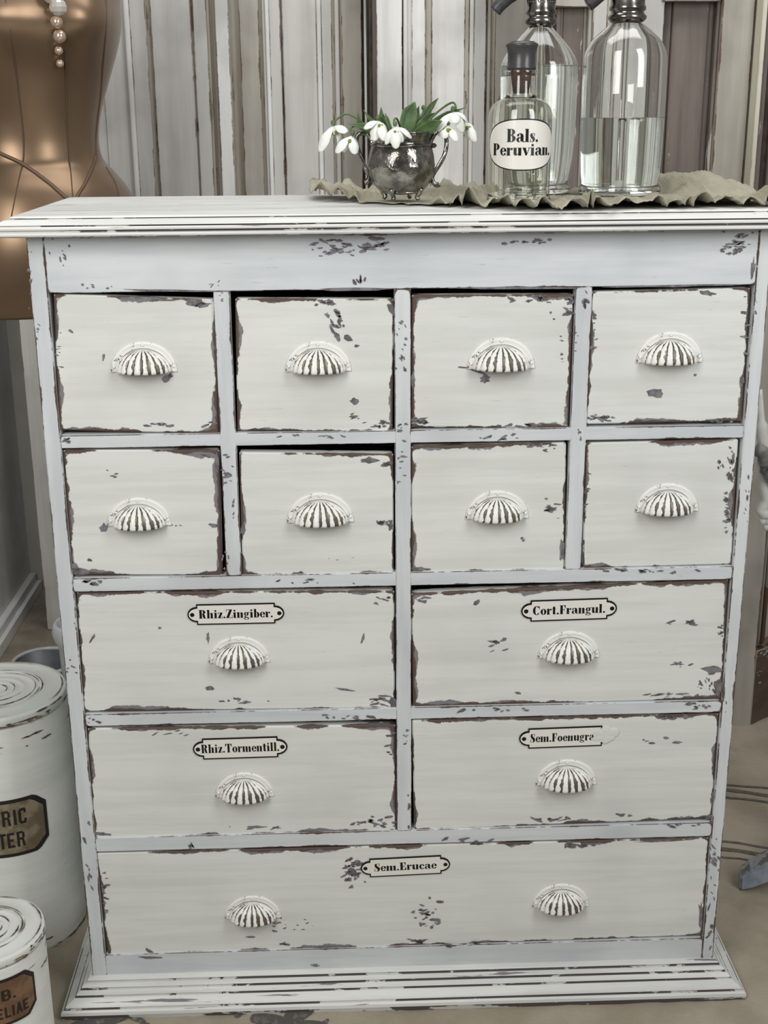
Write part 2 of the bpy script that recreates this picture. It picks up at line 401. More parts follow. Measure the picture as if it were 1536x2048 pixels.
chipped(bm, scatter(665, 497, 95, 36, 26, 5, 21, 2.6) + scatter(745, 492, 70, 26, 12, 6, 22, 4) + scatter(1040, 482, 130, 18, 14, 5, 23) + scatter(1470, 490, 80, 50, 30, 5, 24, 2.2, -8)
        + scatter(115, 505, 60, 70, 9, 5, 25, 1.6, 60) + scatter(720, 555, 30, 40, 8, 4, 26, 2, 80) + scatter(200, 574, 90, 8, 7, 4, 27) + scatter(420, 566, 80, 24, 4, 4, 28, 2.5, -40)
        + [(700, 579, 90, 3.5, -1), (1010, 576, 150, 3.5, 0), (1330, 572, 160, 3.0, -1), (330, 581, 130, 2.5, 1), (1505, 540, 5, 22, 5)], .0001, 1, 3)
bm_obj('frieze', bm, [FRAME, BARE], chest)
for i, (zt_, zb_) in enumerate(rails):
    bm = bmesh.new(); box(bm, XLi, XRi, .0003+.0002*i, .022, zb_, zt_, .0008)
    sp = {0: scatter(135, 880, 24, 16, 5, 6, 31) + scatter(1000, 876, 90, 14, 9, 5, 32, 2.5) + scatter(640, 872, 160, 6, 8, 4, 33, 3),
          1: scatter(195, 1166, 60, 16, 7, 6, 34) + scatter(620, 1164, 200, 12, 8, 3, 35, 4) + scatter(1300, 1142, 170, 16, 14, 5, 36, 2.6),
          2: scatter(700, 1432, 170, 14, 10, 4, 37, 2.6) + scatter(1000, 1418, 160, 12, 9, 4, 38, 3) + scatter(1400, 1412, 80, 16, 9, 6, 39, 2) + scatter(185, 1440, 30, 14, 5, 4, 40),
          3: scatter(385, 1690, 20, 16, 4, 4, 41, 2, 50) + scatter(930, 1682, 120, 14, 8, 4, 42, 3, -12) + scatter(1360, 1650, 120, 8, 8, 4, 43, 3)}[i]
    chipped(bm, sp, -.0002, 1, 30+i)
    bm_obj('drawer_rail', bm, [FRAME, BARE], chest)
bm = bmesh.new(); box(bm, XLi, XRi, .001, .022, .030, zbr, .0008)
chipped(bm, scatter(940, 1888, 90, 8, 7, 4, 51, 4) + scatter(610, 1930, 60, 4, 3, 3, 52, 3) + [(300, 1915, 26, 3, 1)], .0004, 1, 50)
bm_obj('bottom_rail', bm, [FRAME, BARE], chest)
def divider(l, r, z0, z1, specs, seed, y0=.0001):
    bm = bmesh.new(); box(bm, mx(l), mx(r), y0, .022, z0, z1, .0008)
    chipped(bm, specs, y0-.0005, 1, seed)
    bm_obj('drawer_divider', bm, [STILE, BARE], chest)
divider([(790.5, 730), (789.5, 1020), (791, 1300), (795, 1560)], [(821, 730), (820.5, 1020), (823, 1300), (825, 1560)], rails[3][0], zf,
        scatter(804, 690, 26, 150, 16, 4, 61, 1.5, 60) + scatter(802, 850, 22, 60, 9, 4, 62, 1.5) + scatter(800, 930, 16, 70, 8, 4, 63) + scatter(812, 1480, 16, 50, 6, 4, 64) + scatter(818, 1620, 6, 80, 4, 5, 65, 2, 90), 60)
divider([(434, 600), (440, 860), (444, 1010), (447, 1150)], [(467, 600), (470, 860), (475, 1010), (479, 1150)], rails[1][0], zf,
        scatter(456, 945, 26, 60, 14, 5, 66, 1.4) + scatter(443, 600, 12, 24, 4, 4, 67) + scatter(450, 1120, 20, 40, 6, 4, 68, 1.5, 80) + scatter(466, 1020, 6, 100, 5, 3, 69, 2, 90), 61)
divider([(1150, 600), (1140, 860), (1136, 1010), (1132, 1130)], [(1182, 600), (1172, 860), (1167, 1010), (1164, 1130)], rails[1][0], zf,
        scatter(1170, 605, 18, 60, 10, 6, 71, 1.4, 70) + scatter(1150, 680, 12, 50, 6, 3, 72) + scatter(1160, 860, 10, 40, 4, 4, 73, 1.5, 80), 62)

def ring_moulding(bm, prof, xo, yf, yb):
    """profile of (outward, height[, 1]) swept round three sides with mitred corners; a trailing 1 marks the broken dark line below that point"""
    rows = []
    for p in prof:
        o, z = p[:2]
        rows.append([bm.verts.new(q) for q in ((-xo-o, yb, z), (-xo-o, yf-o, z), (xo+o, yf-o, z), (xo+o, yb, z))])
    for i, (a, b) in enumerate(zip(rows, rows[1:])):
        m_ = 1 if len(prof[i]) > 2 else 0
        for k in range(3): bm.faces.new([a[k], a[k+1], b[k+1], b[k]]).material_index = m_
        bm.faces.new([a[3], a[0], b[0], b[3]])
    bm.faces.new(rows[0]); bm.faces.new(rows[-1][::-1])
bm = bmesh.new()
box(bm, -.448, .448, YB-.008, YB, .03, ZFB)
bm_obj('back_panel', bm, BAREB, chest)
bm = bmesh.new(); box(bm, XLi, XRi, .03, YB-.01, .03, .045)
bm_obj('bottom_board', bm, BAREB, chest)
bm = bmesh.new()
ring_moulding(bm, [(.006, ZT), (.0122, ZT-.0004), (.0140, ZT-.0016), (.0142, ZT-.0024, 1), (.0130, ZT-.0030, 1), (.0145, ZT-.0035), (.0200, ZT-.0044), (.0250, ZT-.0066), (.0272, ZT-.0096, 1), (.0258, ZT-.0106, 1), (.0276, ZT-.0112),
                   (.0288, ZT-.0132), (.0285, ZT-.0150, 1), (.0255, ZT-.0166, 1), (.0255, ZT-.0178), (.0285, ZT-.0186), (.0292, ZT-.0204), (.0285, ZT-.0222, 1), (.0262, ZT-.0234), (.0180, ZT-.0240), (.0120, ZT-.0250), (-.01, ZT-.0250)], XO, 0, YB+.015)
bm_obj('top_board', bm, [MOULD, DARKL], chest, wear='plain')
bm = bmesh.new()
ring_moulding(bm, [(-.02, .0470), (.0005, .0470), (.0050, .0460), (.0068, .0436, 1), (.0062, .0418, 1), (.0085, .0408), (.0120, .0396), (.0140, .0370, 1), (.0134, .0350, 1), (.0155, .0342), (.0190, .0322), (.0208, .0294, 1), (.0202, .0278, 1), (.0225, .0270),
                   (.0330, .0212), (.0345, .0190, 1), (.0338, .0176, 1), (.0365, .0168), (.0395, .0146), (.0400, .0100, 1), (.0390, .0030, 1), (.037, 0), (-.02, 0)], XO, 0, YB)
bm_obj('base_moulding', bm, [MOULD, DARKL], chest, wear='plain')

# ---- drawers
def pull_mesh():
    bm = bmesh.new(); fl = {}
    a, b, th = .0405, .0365, .0022
    n = 40
    # back flange: half disc with rolled rim
    def half(sc, y): return [bm.verts.new((a*sc*math.cos(PI*k/n), y, b*sc*math.sin(PI*k/n)-.0)) for k in range(n+1)]
    rings = [half(1.0, 0), half(1.0, -th*.7), half(.975, -th), half(.93, -th), half(.90, -th*.75), half(.80, -th*.75)]
    for p, q in zip(rings, rings[1:]):
        for k in range(n): bm.faces.new([p[k], p[k+1], q[k+1], q[k]])
    for v in bm.verts: fl[v] = .33
    # fluted shell
    ai, bi, di = .0325, .0272, .0225
    nu, nv = 96, 14; NF = 10
    def shell(off, y0):
        g = []
        for j in range(nv+1):
            t = (.06+.94*j/nv)*PI/2
            row = []
            for i in range(nu+1):
                ph = PI*i/nu
                w = abs(math.sin(NF*ph/1.0))**.7          # rounded lobes, sharp valleys
                amp = .10*math.sin(t)**.8
                s = 1+amp*(w-.55)-off
                v = bm.verts.new((ai*math.cos(ph)*math.sin(t)*s, y0-di*math.sin(ph)*math.sin(t)*s, bi*math.cos(t)*(1-off)))
                edge = min(1, (ph if ph < PI/2 else PI-ph)/.5)
                fl[v] = .10+.80*min(1, (1-w)*1.35)**.7*(.5+.5*math.sin(ph)) * (.80+.20*math.sin(t)) + .22*math.exp(-((t-.45)/.2)**2)*math.sin(ph)
                row.append(v)
            g.append(row)
        return g
    A = shell(0, -th*.6); B = shell(.05, -th*.5)
    for j in range(nv):
        for i in range(nu):
            bm.faces.new([A[j][i], A[j][i+1], A[j+1][i+1], A[j+1][i]])
            bm.faces.new([B[j+1][i], B[j+1][i+1], B[j][i+1], B[j][i]])
    for i in range(nu): bm.faces.new([A[nv][i], A[nv][i+1], B[nv][i+1], B[nv][i]])
    for X in (A[0], B[0]):
        c = bm.verts.new((0, -th*.5, bi*(1.0 if X is A[0] else .95))); fl[c] = .3
        for i in range(nu): bm.faces.new([X[i], X[i+1], c])
    before = set(bm.verts)
    for x, z in ((0, .0333), (-.0365, .0065), (.0365, .0065)):
        ball(bm, (x, -th*.9, z), .0023, 1, .6, 1, 0, 12, 8)
    for v in set(bm.verts)-before: fl[v] = .45
    bmesh.ops.recalc_face_normals(bm, faces=bm.faces)
    bm.verts.index_update()
    vals = [fl.get(v, .2) for v in bm.verts]
    me = bpy.data.meshes.new('cup_pull'); bm.to_mesh(me); bm.free()
    at_ = me.attributes.new('flute', 'FLOAT', 'POINT')
    for i, v in enumerate(vals): at_.data[i].value = v
    for p in me.polygons: p.use_smooth = True
    me.materials.append(PULL)
    return me
PULLME = pull_mesh()
def plate(parent, lpx, rpx, yl, yr, hpx, txt, tw, Y, broken=False):
    """enamel name plate: rectangle with notched corners and rounded ends"""
    pl, pr = at(lpx, yl, 1, Y), at(rpx, yr, 1, Y)
    c = (pl+pr)/2; L_ = (pr-pl).length; u = (pr-pl).normalized(); w = Vector((-u.z, 0, u.x))
    h = hpx*(L_/(rpx-lpx))
    def outline(hx, hy, d):
        e = h*.36+d*.2; q = []
        rx, ry = hx, hy
        bx = L_/2-h*.42 + d
        q += [(-bx, -ry), (bx, -ry), (bx, -ry+h*.13-d*.2)]
        for k in range(9):
            t = -PI/2+PI*k/8
            q.append((bx+(hx-bx)*max(0, math.cos(t))+.0, (ry-h*.13+d*.2)*math.sin(t)))
        q += [(bx, ry-h*.13+d*.2), (bx, ry), (-bx, ry), (-bx, ry-h*.13+d*.2)]
        for k in range(9):
            t = PI/2+PI*k/8
            q.append((-bx-(hx-bx)*max(0, -math.cos(t)), (ry-h*.13+d*.2)*math.sin(t)))
        q.append((-bx, -ry+h*.13-d*.2))
        return q
    bm = bmesh.new()
    P = lambda d: (lambda a, b: c+u*a+w*b+Vector((0, -d, 0)))
    def fan(pts, d, mi):
        cv = bm.verts.new(P(d)(0, 0)); vs = [bm.verts.new(P(d)(*q)) for q in pts]
        for k in range(len(vs)):
            f = bm.faces.new([cv, vs[k], vs[(k+1) % len(vs)]]); f.material_index = mi
        return vs
    o1 = outline(L_/2, h/2, 0)
    A = fan(o1, .0016, 1); Bv = [bm.verts.new(P(0)(*q)) for q in o1]
    for k in range(len(A)):
        f = bm.faces.new([A[k], A[(k+1) % len(A)], Bv[(k+1) % len(A)], Bv[k]]); f.material_index = 1
    fan(outline(L_/2-h*.06, h/2-h*.06, -h*.055), .0018, 0)
    put_polys(bm, text_polys(txt, tw*L_, h*.42), (lambda a, b: P(.00195)(a-(L_*.03 if broken else 0), b+h*.02)), 1)
    for sx in ((-1, 1) if not broken else (-1,)):
        q = [(sx*(L_/2-h*.22)+h*.10*math.cos(2*PI*k/12), h*.10*math.sin(2*PI*k/12)) for k in range(12)]
        f = bm.faces.new([bm.verts.new(P(.0021)(*t)) for t in q]); f.material_index = 1
    if broken:                                    # a crust of white paint over the right end
        for k in range(34):
            ball(bm, P(.0012)(L_/2-h*.30+R.gauss(0, .2)*h, R.gauss(0, .2)*h), h*R.uniform(.09, .24), R.uniform(.7, 1.4), .16, R.uniform(.7, 1.3), 2, 10, 6)
    return bm_obj('name_plate', bm, [ENAMEL, BLACK, DRAWER], parent, wear='plain')
YD = .0035
DR = [ # corners TL TR BR BL ; pulls (centre x, baseline y, width) ; plate ; chips
 ([(106.5, 588), (432.5, 599), (438, 868), (118.5, 861)], [(288.5, 743, 133)], None,
  [(334, 756, 13, 8, -35), (141, 662, 7, 3, 40), (207, 714, 3, 8, 10), (390, 606, 22, 9, 5), (290, 598, 60, 5, 2), (404, 610, 20, 6, -10)] + scatter(118, 690, 20, 80, 9, 3, 101) + scatter(330, 850, 120, 14, 8, 4, 102, 3) + scatter(420, 850, 30, 20, 6, 5, 103)),
 ([(470, 597), (788.5, 598), (785, 867), (475, 861)], [(637, 742, 132)], None,
  scatter(650, 606, 40, 14, 9, 6, 104) + scatter(672, 645, 34, 44, 16, 6, 105, 1.8, 45) + [(695, 676, 13, 7, 40), (707, 803, 10, 8, 0), (712, 692, 6, 3, 0)] + scatter(708, 835, 24, 20, 6, 4, 106) + scatter(760, 850, 60, 16, 10, 5, 107) + [(782, 618, 6, 16, -20)]),
 ([(823.5, 590), (1148, 588.5), (1137, 856), (823, 855)], [(1002, 736.5, 135)], None,
  [(955, 742, 22, 4, 22), (970, 758, 12, 9, -20), (925, 735, 14, 2, 5), (1101, 625, 3, 3, 0), (1108, 638, 3, 2, 0), (825, 760, 5, 22, 0)] + scatter(1075, 597, 80, 16, 18, 5, 108) + scatter(1138, 620, 14, 60, 9, 6, 109) + scatter(840, 838, 40, 26, 10, 6, 110) + scatter(1020, 850, 160, 6, 9, 5, 111, 3) + scatter(1125, 700, 10, 70, 7, 3, 112)),
 ([(1183.5, 584), (1501, 575.5), (1483.5, 843), (1170.5, 849)], [(1338, 724, 132)], None,
  [(1312, 786, 19, 10, 3), (1390, 750, 4, 3, 0), (1412, 586, 20, 5, 10), (1185, 695, 9, 4, 0), (1484, 760, 5, 9, 0)] + scatter(1200, 836, 70, 14, 16, 5, 113) + scatter(1186, 640, 12, 100, 9, 4, 114) + scatter(1490, 660, 10, 120, 8, 4, 115) + scatter(1450, 842, 60, 6, 6, 5, 116)),
 ([(126, 900), (439, 900), (444, 1151), (144, 1150)], [(279, 1050.5, 128)], None,
  [(206, 1057, 10, 9, 0), (428, 1051, 12, 5, 5), (150, 1138, 9, 14, -40), (165, 1143, 22, 7, 10), (179, 1120, 5, 3, 10), (434, 930, 5, 26, 0)] + scatter(415, 912, 30, 14, 6, 4, 117) + scatter(350, 1051, 50, 4, 4, 2, 118) + scatter(220, 945, 60, 24, 4, 3, 119)),
 ([(478, 905), (787, 908), (787.5, 1150), (485, 1151)], [(641, 1043.5, 134)], None,
  [(735, 921, 20, 7, 0), (486, 1060, 5, 14, 0), (782, 1050, 5, 12, 0)] + scatter(768, 1045, 34, 8, 12, 5, 120) + scatter(480, 1080, 8, 60, 5, 4, 121) + scatter(775, 930, 20, 20, 6, 5, 122) + scatter(690, 1115, 70, 12, 4, 2, 123, 6)),
 ([(822, 893), (1132.5, 885), (1129, 1140), (822, 1148)], [(994, 1036, 126)], None,
  scatter(1105, 1018, 36, 36, 10, 5, 124) + scatter(1046, 1078, 10, 8, 3, 3, 125) + scatter(1080, 890, 90, 10, 9, 5, 126, 2.5) + [(840, 1138, 22, 5, 5), (1124, 1100, 5, 22, 0)] + scatter(1095, 898, 40, 14, 6, 4, 127)),
 ([(1170, 886), (1477, 878), (1463, 1129), (1165.5, 1137)], [(1333, 1022, 126)], None,
  scatter(1463, 930, 16, 90, 14, 6, 128, 1.6, 80) + scatter(1455, 1020, 12, 120, 16, 5, 129) + scatter(1172, 980, 14, 80, 8, 4, 130) + scatter(1440, 930, 12, 60, 7, 4, 131, 1.6, 90) + [(1300, 1012, 3, 2, 0)]),
 ([(153, 1184.5), (789, 1182), (790, 1416), (168.5, 1423.5)], [(479, 1324, 123)], (375, 568.5, 1229, 1225, 44, 'Rhiz.Zingiber.', .77, False),
  [(319, 1256, 4, 3, 0), (725, 1278, 3, 12, 15), (420, 1377, 11, 5, 0), (416, 1275, 4, 12, 0), (786, 1404, 12, 10, -30), (185, 1276, 12, 3, -60), (690, 1379, 22, 2.5, 8)] + scatter(768, 1200, 40, 20, 9, 3, 132) + scatter(490, 1402, 120, 8, 8, 4, 133, 3) + scatter(755, 1400, 60, 16, 9, 4, 134, 4) + scatter(160, 1310, 8, 90, 5, 3, 135)),
 ([(822, 1187.5), (1457, 1159), (1443, 1398), (826, 1414)], [(1137, 1314, 123)], (1042, 1233.5, 1222, 1215.5, 45, 'Cort.Frangul.', .76, False),
  scatter(990, 1293, 30, 30, 8, 5, 136) + [(1036, 1386, 8, 3, 10), (1008, 1279, 7, 4, -20), (954, 1205, 9, 5, -40), (1425, 1340, 20, 10, 0), (1436, 1375, 12, 22, 0)] + scatter(1375, 1245, 60, 10, 9, 4, 137, 3) + scatter(1368, 1328, 44, 14, 9, 4, 138, 2.5) + scatter(1415, 1370, 50, 34, 14, 4, 139, 1.5, 80) + scatter(842, 1200, 40, 16, 8, 4, 140) + scatter(1340, 1390, 140, 8, 9, 5, 141, 4) + scatter(1442, 1262, 14, 30, 7, 5, 142)),
 ([(175, 1457), (791, 1450), (793.5, 1664), (189.5, 1677.5)], [(489.5, 1592, 117)], (386, 575, 1498, 1492, 46, 'Rhiz.Tormentill.', .83, False),
  scatter(765, 1650, 70, 50, 18, 5, 143, 2.4) + scatter(722, 1646, 30, 12, 4, 5, 144) + scatter(780, 1500, 16, 60, 8, 4, 145) + scatter(490, 1655, 110, 6, 7, 4, 146, 5, -6) + scatter(340, 1466, 100, 10, 6, 3, 147, 5, -25) + [(205, 1668, 20, 4, 5)]),
 ([(824, 1441), (1437.5, 1427), (1423, 1637), (829, 1661)], [(1132, 1568, 121)], (1038, 1222, 1477, 1470, 44, 'Sem.Foenugra', .70, True),
  scatter(1295, 1485, 20, 12, 4, 4, 148) + [(1354, 1485, 11, 3, 0), (1331, 1476, 8, 3, 5)] + scatter(1130, 1638, 110, 10, 12, 5, 149, 4) + scatter(1240, 1630, 50, 8, 5, 4, 150, 3) + scatter(1340, 1435, 100, 8, 9, 5, 151, 3) + [(1420, 1634, 16, 5, -6), (1425, 1600, 4, 16, 0)]),
 ([(193, 1707), (1418, 1675), (1406, 1871), (216, 1914)], [(506, 1835, 112), (1121, 1812, 113)], (721.5, 900, 1736, 1727, 42, 'Sem.Erucae', .70, False),
  scatter(705, 1742, 46, 60, 26, 6, 152, 1.6, -10) + scatter(860, 1835, 60, 60, 26, 5, 153, 2) + scatter(540, 1850, 70, 30, 14, 4, 154, 2.2) + scatter(600, 1850, 90, 40, 9, 3, 155) + scatter(830, 1882, 60, 8, 8, 5, 156, 4) + scatter(210, 1790, 14, 130, 14, 4, 157, 2.5) + scatter(1150, 1690, 70, 10, 12, 6, 158, 2) + [(300, 1903, 16, 4, 35), (1320, 1682, 60, 3, -2), (1402, 1830, 5, 26, 0), (500, 1874, 12, 2, 0)] + scatter(570, 1888, 60, 8, 6, 3, 159, 5)),
]
for di, (cs, pulls, pl, specs) in enumerate(DR):
    q = [at(x, y, 1, YD) for x, y in cs]                       # TL TR BR BL
    bm = bmesh.new()
    fr = [q[3], q[2], q[1], q[0]]
    fs = hexa(bm, [p for p in fr] + [p+Vector((0, .018, 0)) for p in fr])
    bmesh.ops.bevel(bm, geom=list({e for f in fs for e in f.edges}), offset=.0018, segments=1, affect='EDGES', profile=.5)
    inx = [p.x for p in q]; inz = [p.z for p in q]
    fs = bmesh.new
    box(bm, max(inx[0], inx[3])+.006, min(inx[1], inx[2])-.006, YD+.0175, YB-.02, max(inz[2], inz[3])+.004, min(inz[0], inz[1])-.02, 0, 2)
    chipped(bm, specs, YD-.0004, 1, 200+di)
    d = bm_obj('drawer', bm, [DRAWER, BARE, BAREB], chest)
    for (cx, cy, wpx) in pulls:
        p = at(cx, cy, 1, YD); s = (ax(cx+wpx/2, cy, YD)-ax(cx-wpx/2, cy, YD))/.081
        u = PULLME
        o = bpy.data.objects.new('cup_pull', u); o.parent = d
        o.location = p-ORG[d.name]; o.scale = (s, s, s); COL.objects.link(o); ORG[o.name] = ORG[d.name]
    if pl: plate(d, *pl[:5], pl[5], pl[6], YD, pl[7])

# ---------------------------------------------------------------- old doors and shutters behind
DOORW = paint('old_door_paint', (204, 202, 196), (186, 183, 178), under=(150, 138, 124), under2=(124, 108, 92), wear=-.0014, amp=.005, patch=.003, chips=.74, chipscale=(40, 40, 5), streak=(26, 26, 1.5), streak_amt=.6)
DOORB = paint('white_paint_and_bead_highlight', (236, 235, 231), (214, 212, 207), under=(168, 154, 134), under2=(134, 116, 98), wear=-.0014, amp=.005, patch=.002, chips=.72, chipscale=(46, 46, 5), streak=(30, 30, 2), streak_amt=.8)  # white paint; on the grey door it also paints the bead highlights
GROOVE = paint('worn_groove', (170, 162, 150), (152, 142, 128), under=(122, 106, 90), under2=(104, 88, 72), wear=-.0010, amp=.005, patch=.003, chips=.60, chipscale=(60, 60, 6), streak=(30, 30, 3))
BROWND = paint('stripped_shutter', (124, 115, 107), (104, 94, 86), under=(176, 170, 158), under2=(150, 140, 128), wear=-.003, amp=.002, patch=.001, chips=.60, chipscale=(34, 34, 5), streak=(36, 36, 2.5), streak_amt=.8)
SHUT = paint('peeling_shutter_paint', (182, 177, 166), (164, 159, 149), under=(140, 120, 100), under2=(116, 92, 74), wear=-.0012, amp=.006, patch=.004, chips=.66, chipscale=(30, 30, 7), streak=(26, 26, 2), streak_amt=.7)
DEEP = simple('deep_gap_wood', (74, 58, 46), .85, col2=(52, 42, 36), scale=30)
CREAM = paint('cream_edge_paint', (224, 220, 200), (210, 205, 186), under=(110, 92, 74), wear=-.002, amp=.003, patch=.001, chips=.76, chipscale=(30, 30, 6), streak=(30, 30, 3))

def strip_door(name, label, cat, Y, strips, z1=2.05, tilt=0.0, ypx=0):
    """an upright door made of stiles, panels, beads and grooves given by their edges along the top of the view"""
    xa = ax(strips[0][0], ypx, Y); xb = ax(strips[-1][1], ypx, Y)
    root = thing(name, label, cat, ((xa+xb)/2, Y, 0))
    def Yx(x): return Y+(x-xa)*tilt
    for (p0, p1, kind, dep, mat) in strips:
        x0, x1 = ax(p0, ypx, Y), ax(p1, ypx, Y)
        bm = bmesh.new()
        if kind == 'bead_moulding':
            n = 8; cy = Yx((x0+x1)/2); w = (x1-x0)/2; rows = []
            for z in (.12, z1-.12):
                rows.append([bm.verts.new(((x0+x1)/2-w*math.cos(PI*k/n), cy-dep-w*.8*math.sin(PI*k/n), z)) for k in range(n+1)])
            for k in range(n): bm.faces.new([rows[0][k], rows[0][k+1], rows[1][k+1], rows[1][k]])
            for rw in rows: bm.faces.new(rw)
            vb = [bm.verts.new((x, cy+.01, z)) for z in (.12, z1-.12) for x in (x0, x1)]
            box(bm, x0, x1, cy-dep, cy+.02, .12, z1-.12)
            bm_obj(kind, bm, mat, root, wear='plain')
        else:
            za, zb = (0, z1) if kind in ('stile', 'edge_strip', 'hinge_post') else (.12, z1-.12)
            fs = hexa(bm, [(x0, Yx(x0)-dep, za), (x1, Yx(x1)-dep, za), (x1, Yx(x1)-dep, zb), (x0, Yx(x0)-dep, zb), (x0, Yx(x0)+.03, za), (x1, Yx(x1)+.03, za), (x1, Yx(x1)+.03, zb), (x0, Yx(x0)+.03, zb)])
            if kind != 'groove': bmesh.ops.bevel(bm, geom=list({e for f in fs for e in f.edges}), offset=.0015, segments=1, affect='EDGES')
            bm_obj(kind, bm, mat, root)
    for za, zb in ((0, .12), (z1-.12, z1)):
        bm = bmesh.new()
        hexa(bm, [(xa, Yx(xa)-.004, za), (xb, Yx(xb)-.004, za), (xb, Yx(xb)-.004, zb), (xa, Yx(xa)-.004, zb), (xa, Yx(xa)+.029, za), (xb, Yx(xb)+.029, za), (xb, Yx(xb)+.029, zb), (xa, Yx(xa)+.029, zb)])
        bm_obj('cross_rail', bm, strips[0][4], root)
    return root
D_, B_, G_ = DOORW, DOORB, GROOVE
strip_door('panelled_door', 'wide grey-white panelled old door standing behind the dress form', 'door', 1.42,
  [(-20, 195, 'stile', .012, D_), (195, 247, 'panel', .0, D_), (247, 258, 'bead_moulding', .012, B_), (258, 290, 'stile', .012, D_), (290, 300, 'groove', -.006, G_), (300, 380, 'panel', .006, D_), (380, 384, 'groove', -.004, G_), (384, 411, 'panel', .004, D_),
   (411, 417, 'bead_moulding', .0, G_), (417, 423, 'groove', -.006, G_), (423, 430, 'bead_moulding', .004, G_), (430, 456, 'stile', .020, B_), (456, 477, 'groove', -.012, G_), (477, 516, 'stile', .010, SHUT), (516, 523, 'groove', -.004, G_), (523, 529, 'bead_moulding', .004, D_), (529, 537, 'bead_moulding', .010, B_),
   (537, 559, 'stile', .010, D_), (559, 563, 'groove', -.008, G_), (563, 632, 'panel', .002, D_), (632, 641, 'bead_moulding', .006, B_), (641, 662, 'panel', .0, D_), (662, 668, 'groove', -.006, G_), (668, 677, 'bead_moulding', .002, D_), (677, 682, 'groove', -.006, G_), (682, 722, 'stile', .008, SHUT), (722, 727, 'groove', -.004, DEEP), (727, 732, 'bead_moulding', .008, B_)])
strip_door('panelled_door', 'bright white chalky door standing behind the snowdrops and the labelled bottle', 'door', 1.30,
  [(738, 744, 'groove', -.004, DEEP), (744, 752, 'edge_strip', .004, BROWND), (752, 803, 'stile', .022, B_), (803, 806, 'groove', -.004, DEEP), (806, 815, 'bead_moulding', .008, B_), (815, 823, 'groove', .0, B_), (823, 850, 'stile', .010, B_), (850, 864, 'panel', -.004, SHUT), (864, 930, 'panel', .002, B_), (930, 940, 'panel', -.002, SHUT),
   (940, 948, 'bead_moulding', .004, B_), (948, 972, 'stile', .008, D_), (972, 976, 'groove', -.006, G_), (976, 983, 'bead_moulding', .002, SHUT), (983, 987, 'groove', -.004, G_), (987, 992, 'bead_moulding', .0, G_), (992, 1097, 'panel', .0, SHUT), (1097, 1106, 'edge_strip', .012, D_)])
sh = strip_door('shutter', 'stripped brown-grey shutter with two recessed panels behind the soda siphons', 'shutter', 1.02,
  [(1105, 1115, 'edge_strip', -.006, DEEP), (1115, 1124, 'groove', -.012, BROWND), (1124, 1130, 'bead_moulding', -.014, BROWND), (1130, 1172, 'panel', -.014, BROWND), (1172, 1178, 'bead_moulding', -.014, SHUT), (1178, 1186, 'bead_moulding', .0, SHUT), (1186, 1214, 'stile', .010, D_), (1214, 1226, 'stile', .004, SHUT), (1226, 1328, 'stile', .010, D_),
   (1328, 1333, 'groove', -.014, DEEP), (1333, 1350, 'panel', -.016, BROWND), (1350, 1422, 'panel', -.008, BROWND), (1422, 1436, 'panel', -.018, BROWND), (1436, 1444, 'bead_moulding', -.004, BROWND), (1444, 1508, 'stile', .010, SHUT), (1508, 1523, 'stile', .006, BROWND)])
for (a, b, yb) in ((1108, 1186, 14), (1324, 1440, 3)):
    bm = bmesh.new(); box(bm, ax(a, 0, 1.01), ax(b, 0, 1.01), 1.003, 1.03, az((a+b)/2, yb, 1.01), az((a+b)/2, yb, 1.01)+.12, .001)
    bm_obj('lock_rail', bm, SHUT, sh)
strip_door('batten_post', 'cream edged brown batten with chipped paint at the right behind the cloth', 'batten', .98,
  [(1524, 1533, 'edge_strip', .012, CREAM), (1533, 1546, 'stile', .002, BROWND), (1546, 1560, 'groove', -.006, DEEP), (1560, 1600, 'stile', .006, BROWND)])

# right-hand folded leaf, seen beside the chest down to the floor
def leaf():
    Y0 = .80
    A = at(1462, 1455, 2, 0); Bp = at(1500, 1453, 2, 0); Cp = at(1536, 1437, 2, 0)
    A.z = Bp.z = Cp.z = 0
    d = (Cp-Bp); d.z = 0; d.normalize()
    E_ = Bp+d*.42
    root = thing('folding_door_leaf', 'peeling panelled door leaf standing on the floor right of the chest', 'door', (Bp.x+.1, Bp.y+.05, 0))
    nrm = Vector((d.y, -d.x, 0))
    def slab(name, p, q, off, z0, z1, mat, th=.03):
        n = Vector(((q-p).normalized().y, -(q-p).normalized().x, 0))
        bm = bmesh.new()
        fr = [p+n*off+Vector((0, 0, z0)), q+n*off+Vector((0, 0, z0)), q+n*off+Vector((0, 0, z1)), p+n*off+Vector((0, 0, z1))]
        fs = hexa(bm, fr+[v-n*th for v in fr])
        bmesh.ops.bevel(bm, geom=list({e for f in fs for e in f.edges}), offset=.0015, segments=1, affect='EDGES')
        return bm_obj(name, bm, mat, root)
    H = 1.06
    slab('stile', A-Vector((.012, 0, 0)), Bp, 0, 0, H, SHUT)
    slab('bottom_rail', Bp, E_, .0, 0, .17, LEAFB)
    slab('panel', Bp+d*.012, E_-d*.05, -.014, .17, H-.1, SHUT, .012)
    slab('stile', E_-d*.05, E_, 0, .17, H, SHUT)
    slab('top_rail', Bp, E_-d*.05, 0, H-.1, H, SHUT)
    bm = bmesh.new()                                          # raised bead framing the panel
    z0 = .185; p = lambda s, z: Bp+d*s+nrm*.002+Vector((0, 0, z))
    tube(bm, [p(.012, H-.11), p(.012, z0)], .005, 8); tube(bm, spline([p(.012, z0), p(.05, z0+.004), p(.09, z0+.010), p(.36, z0+.01)], 12), .006, 8); tube(bm, [p(.105, H-.11), p(.105, z0+.02)], .005, 8)
    bm_obj('panel_bead', bm, SHUT, root, smooth=True)
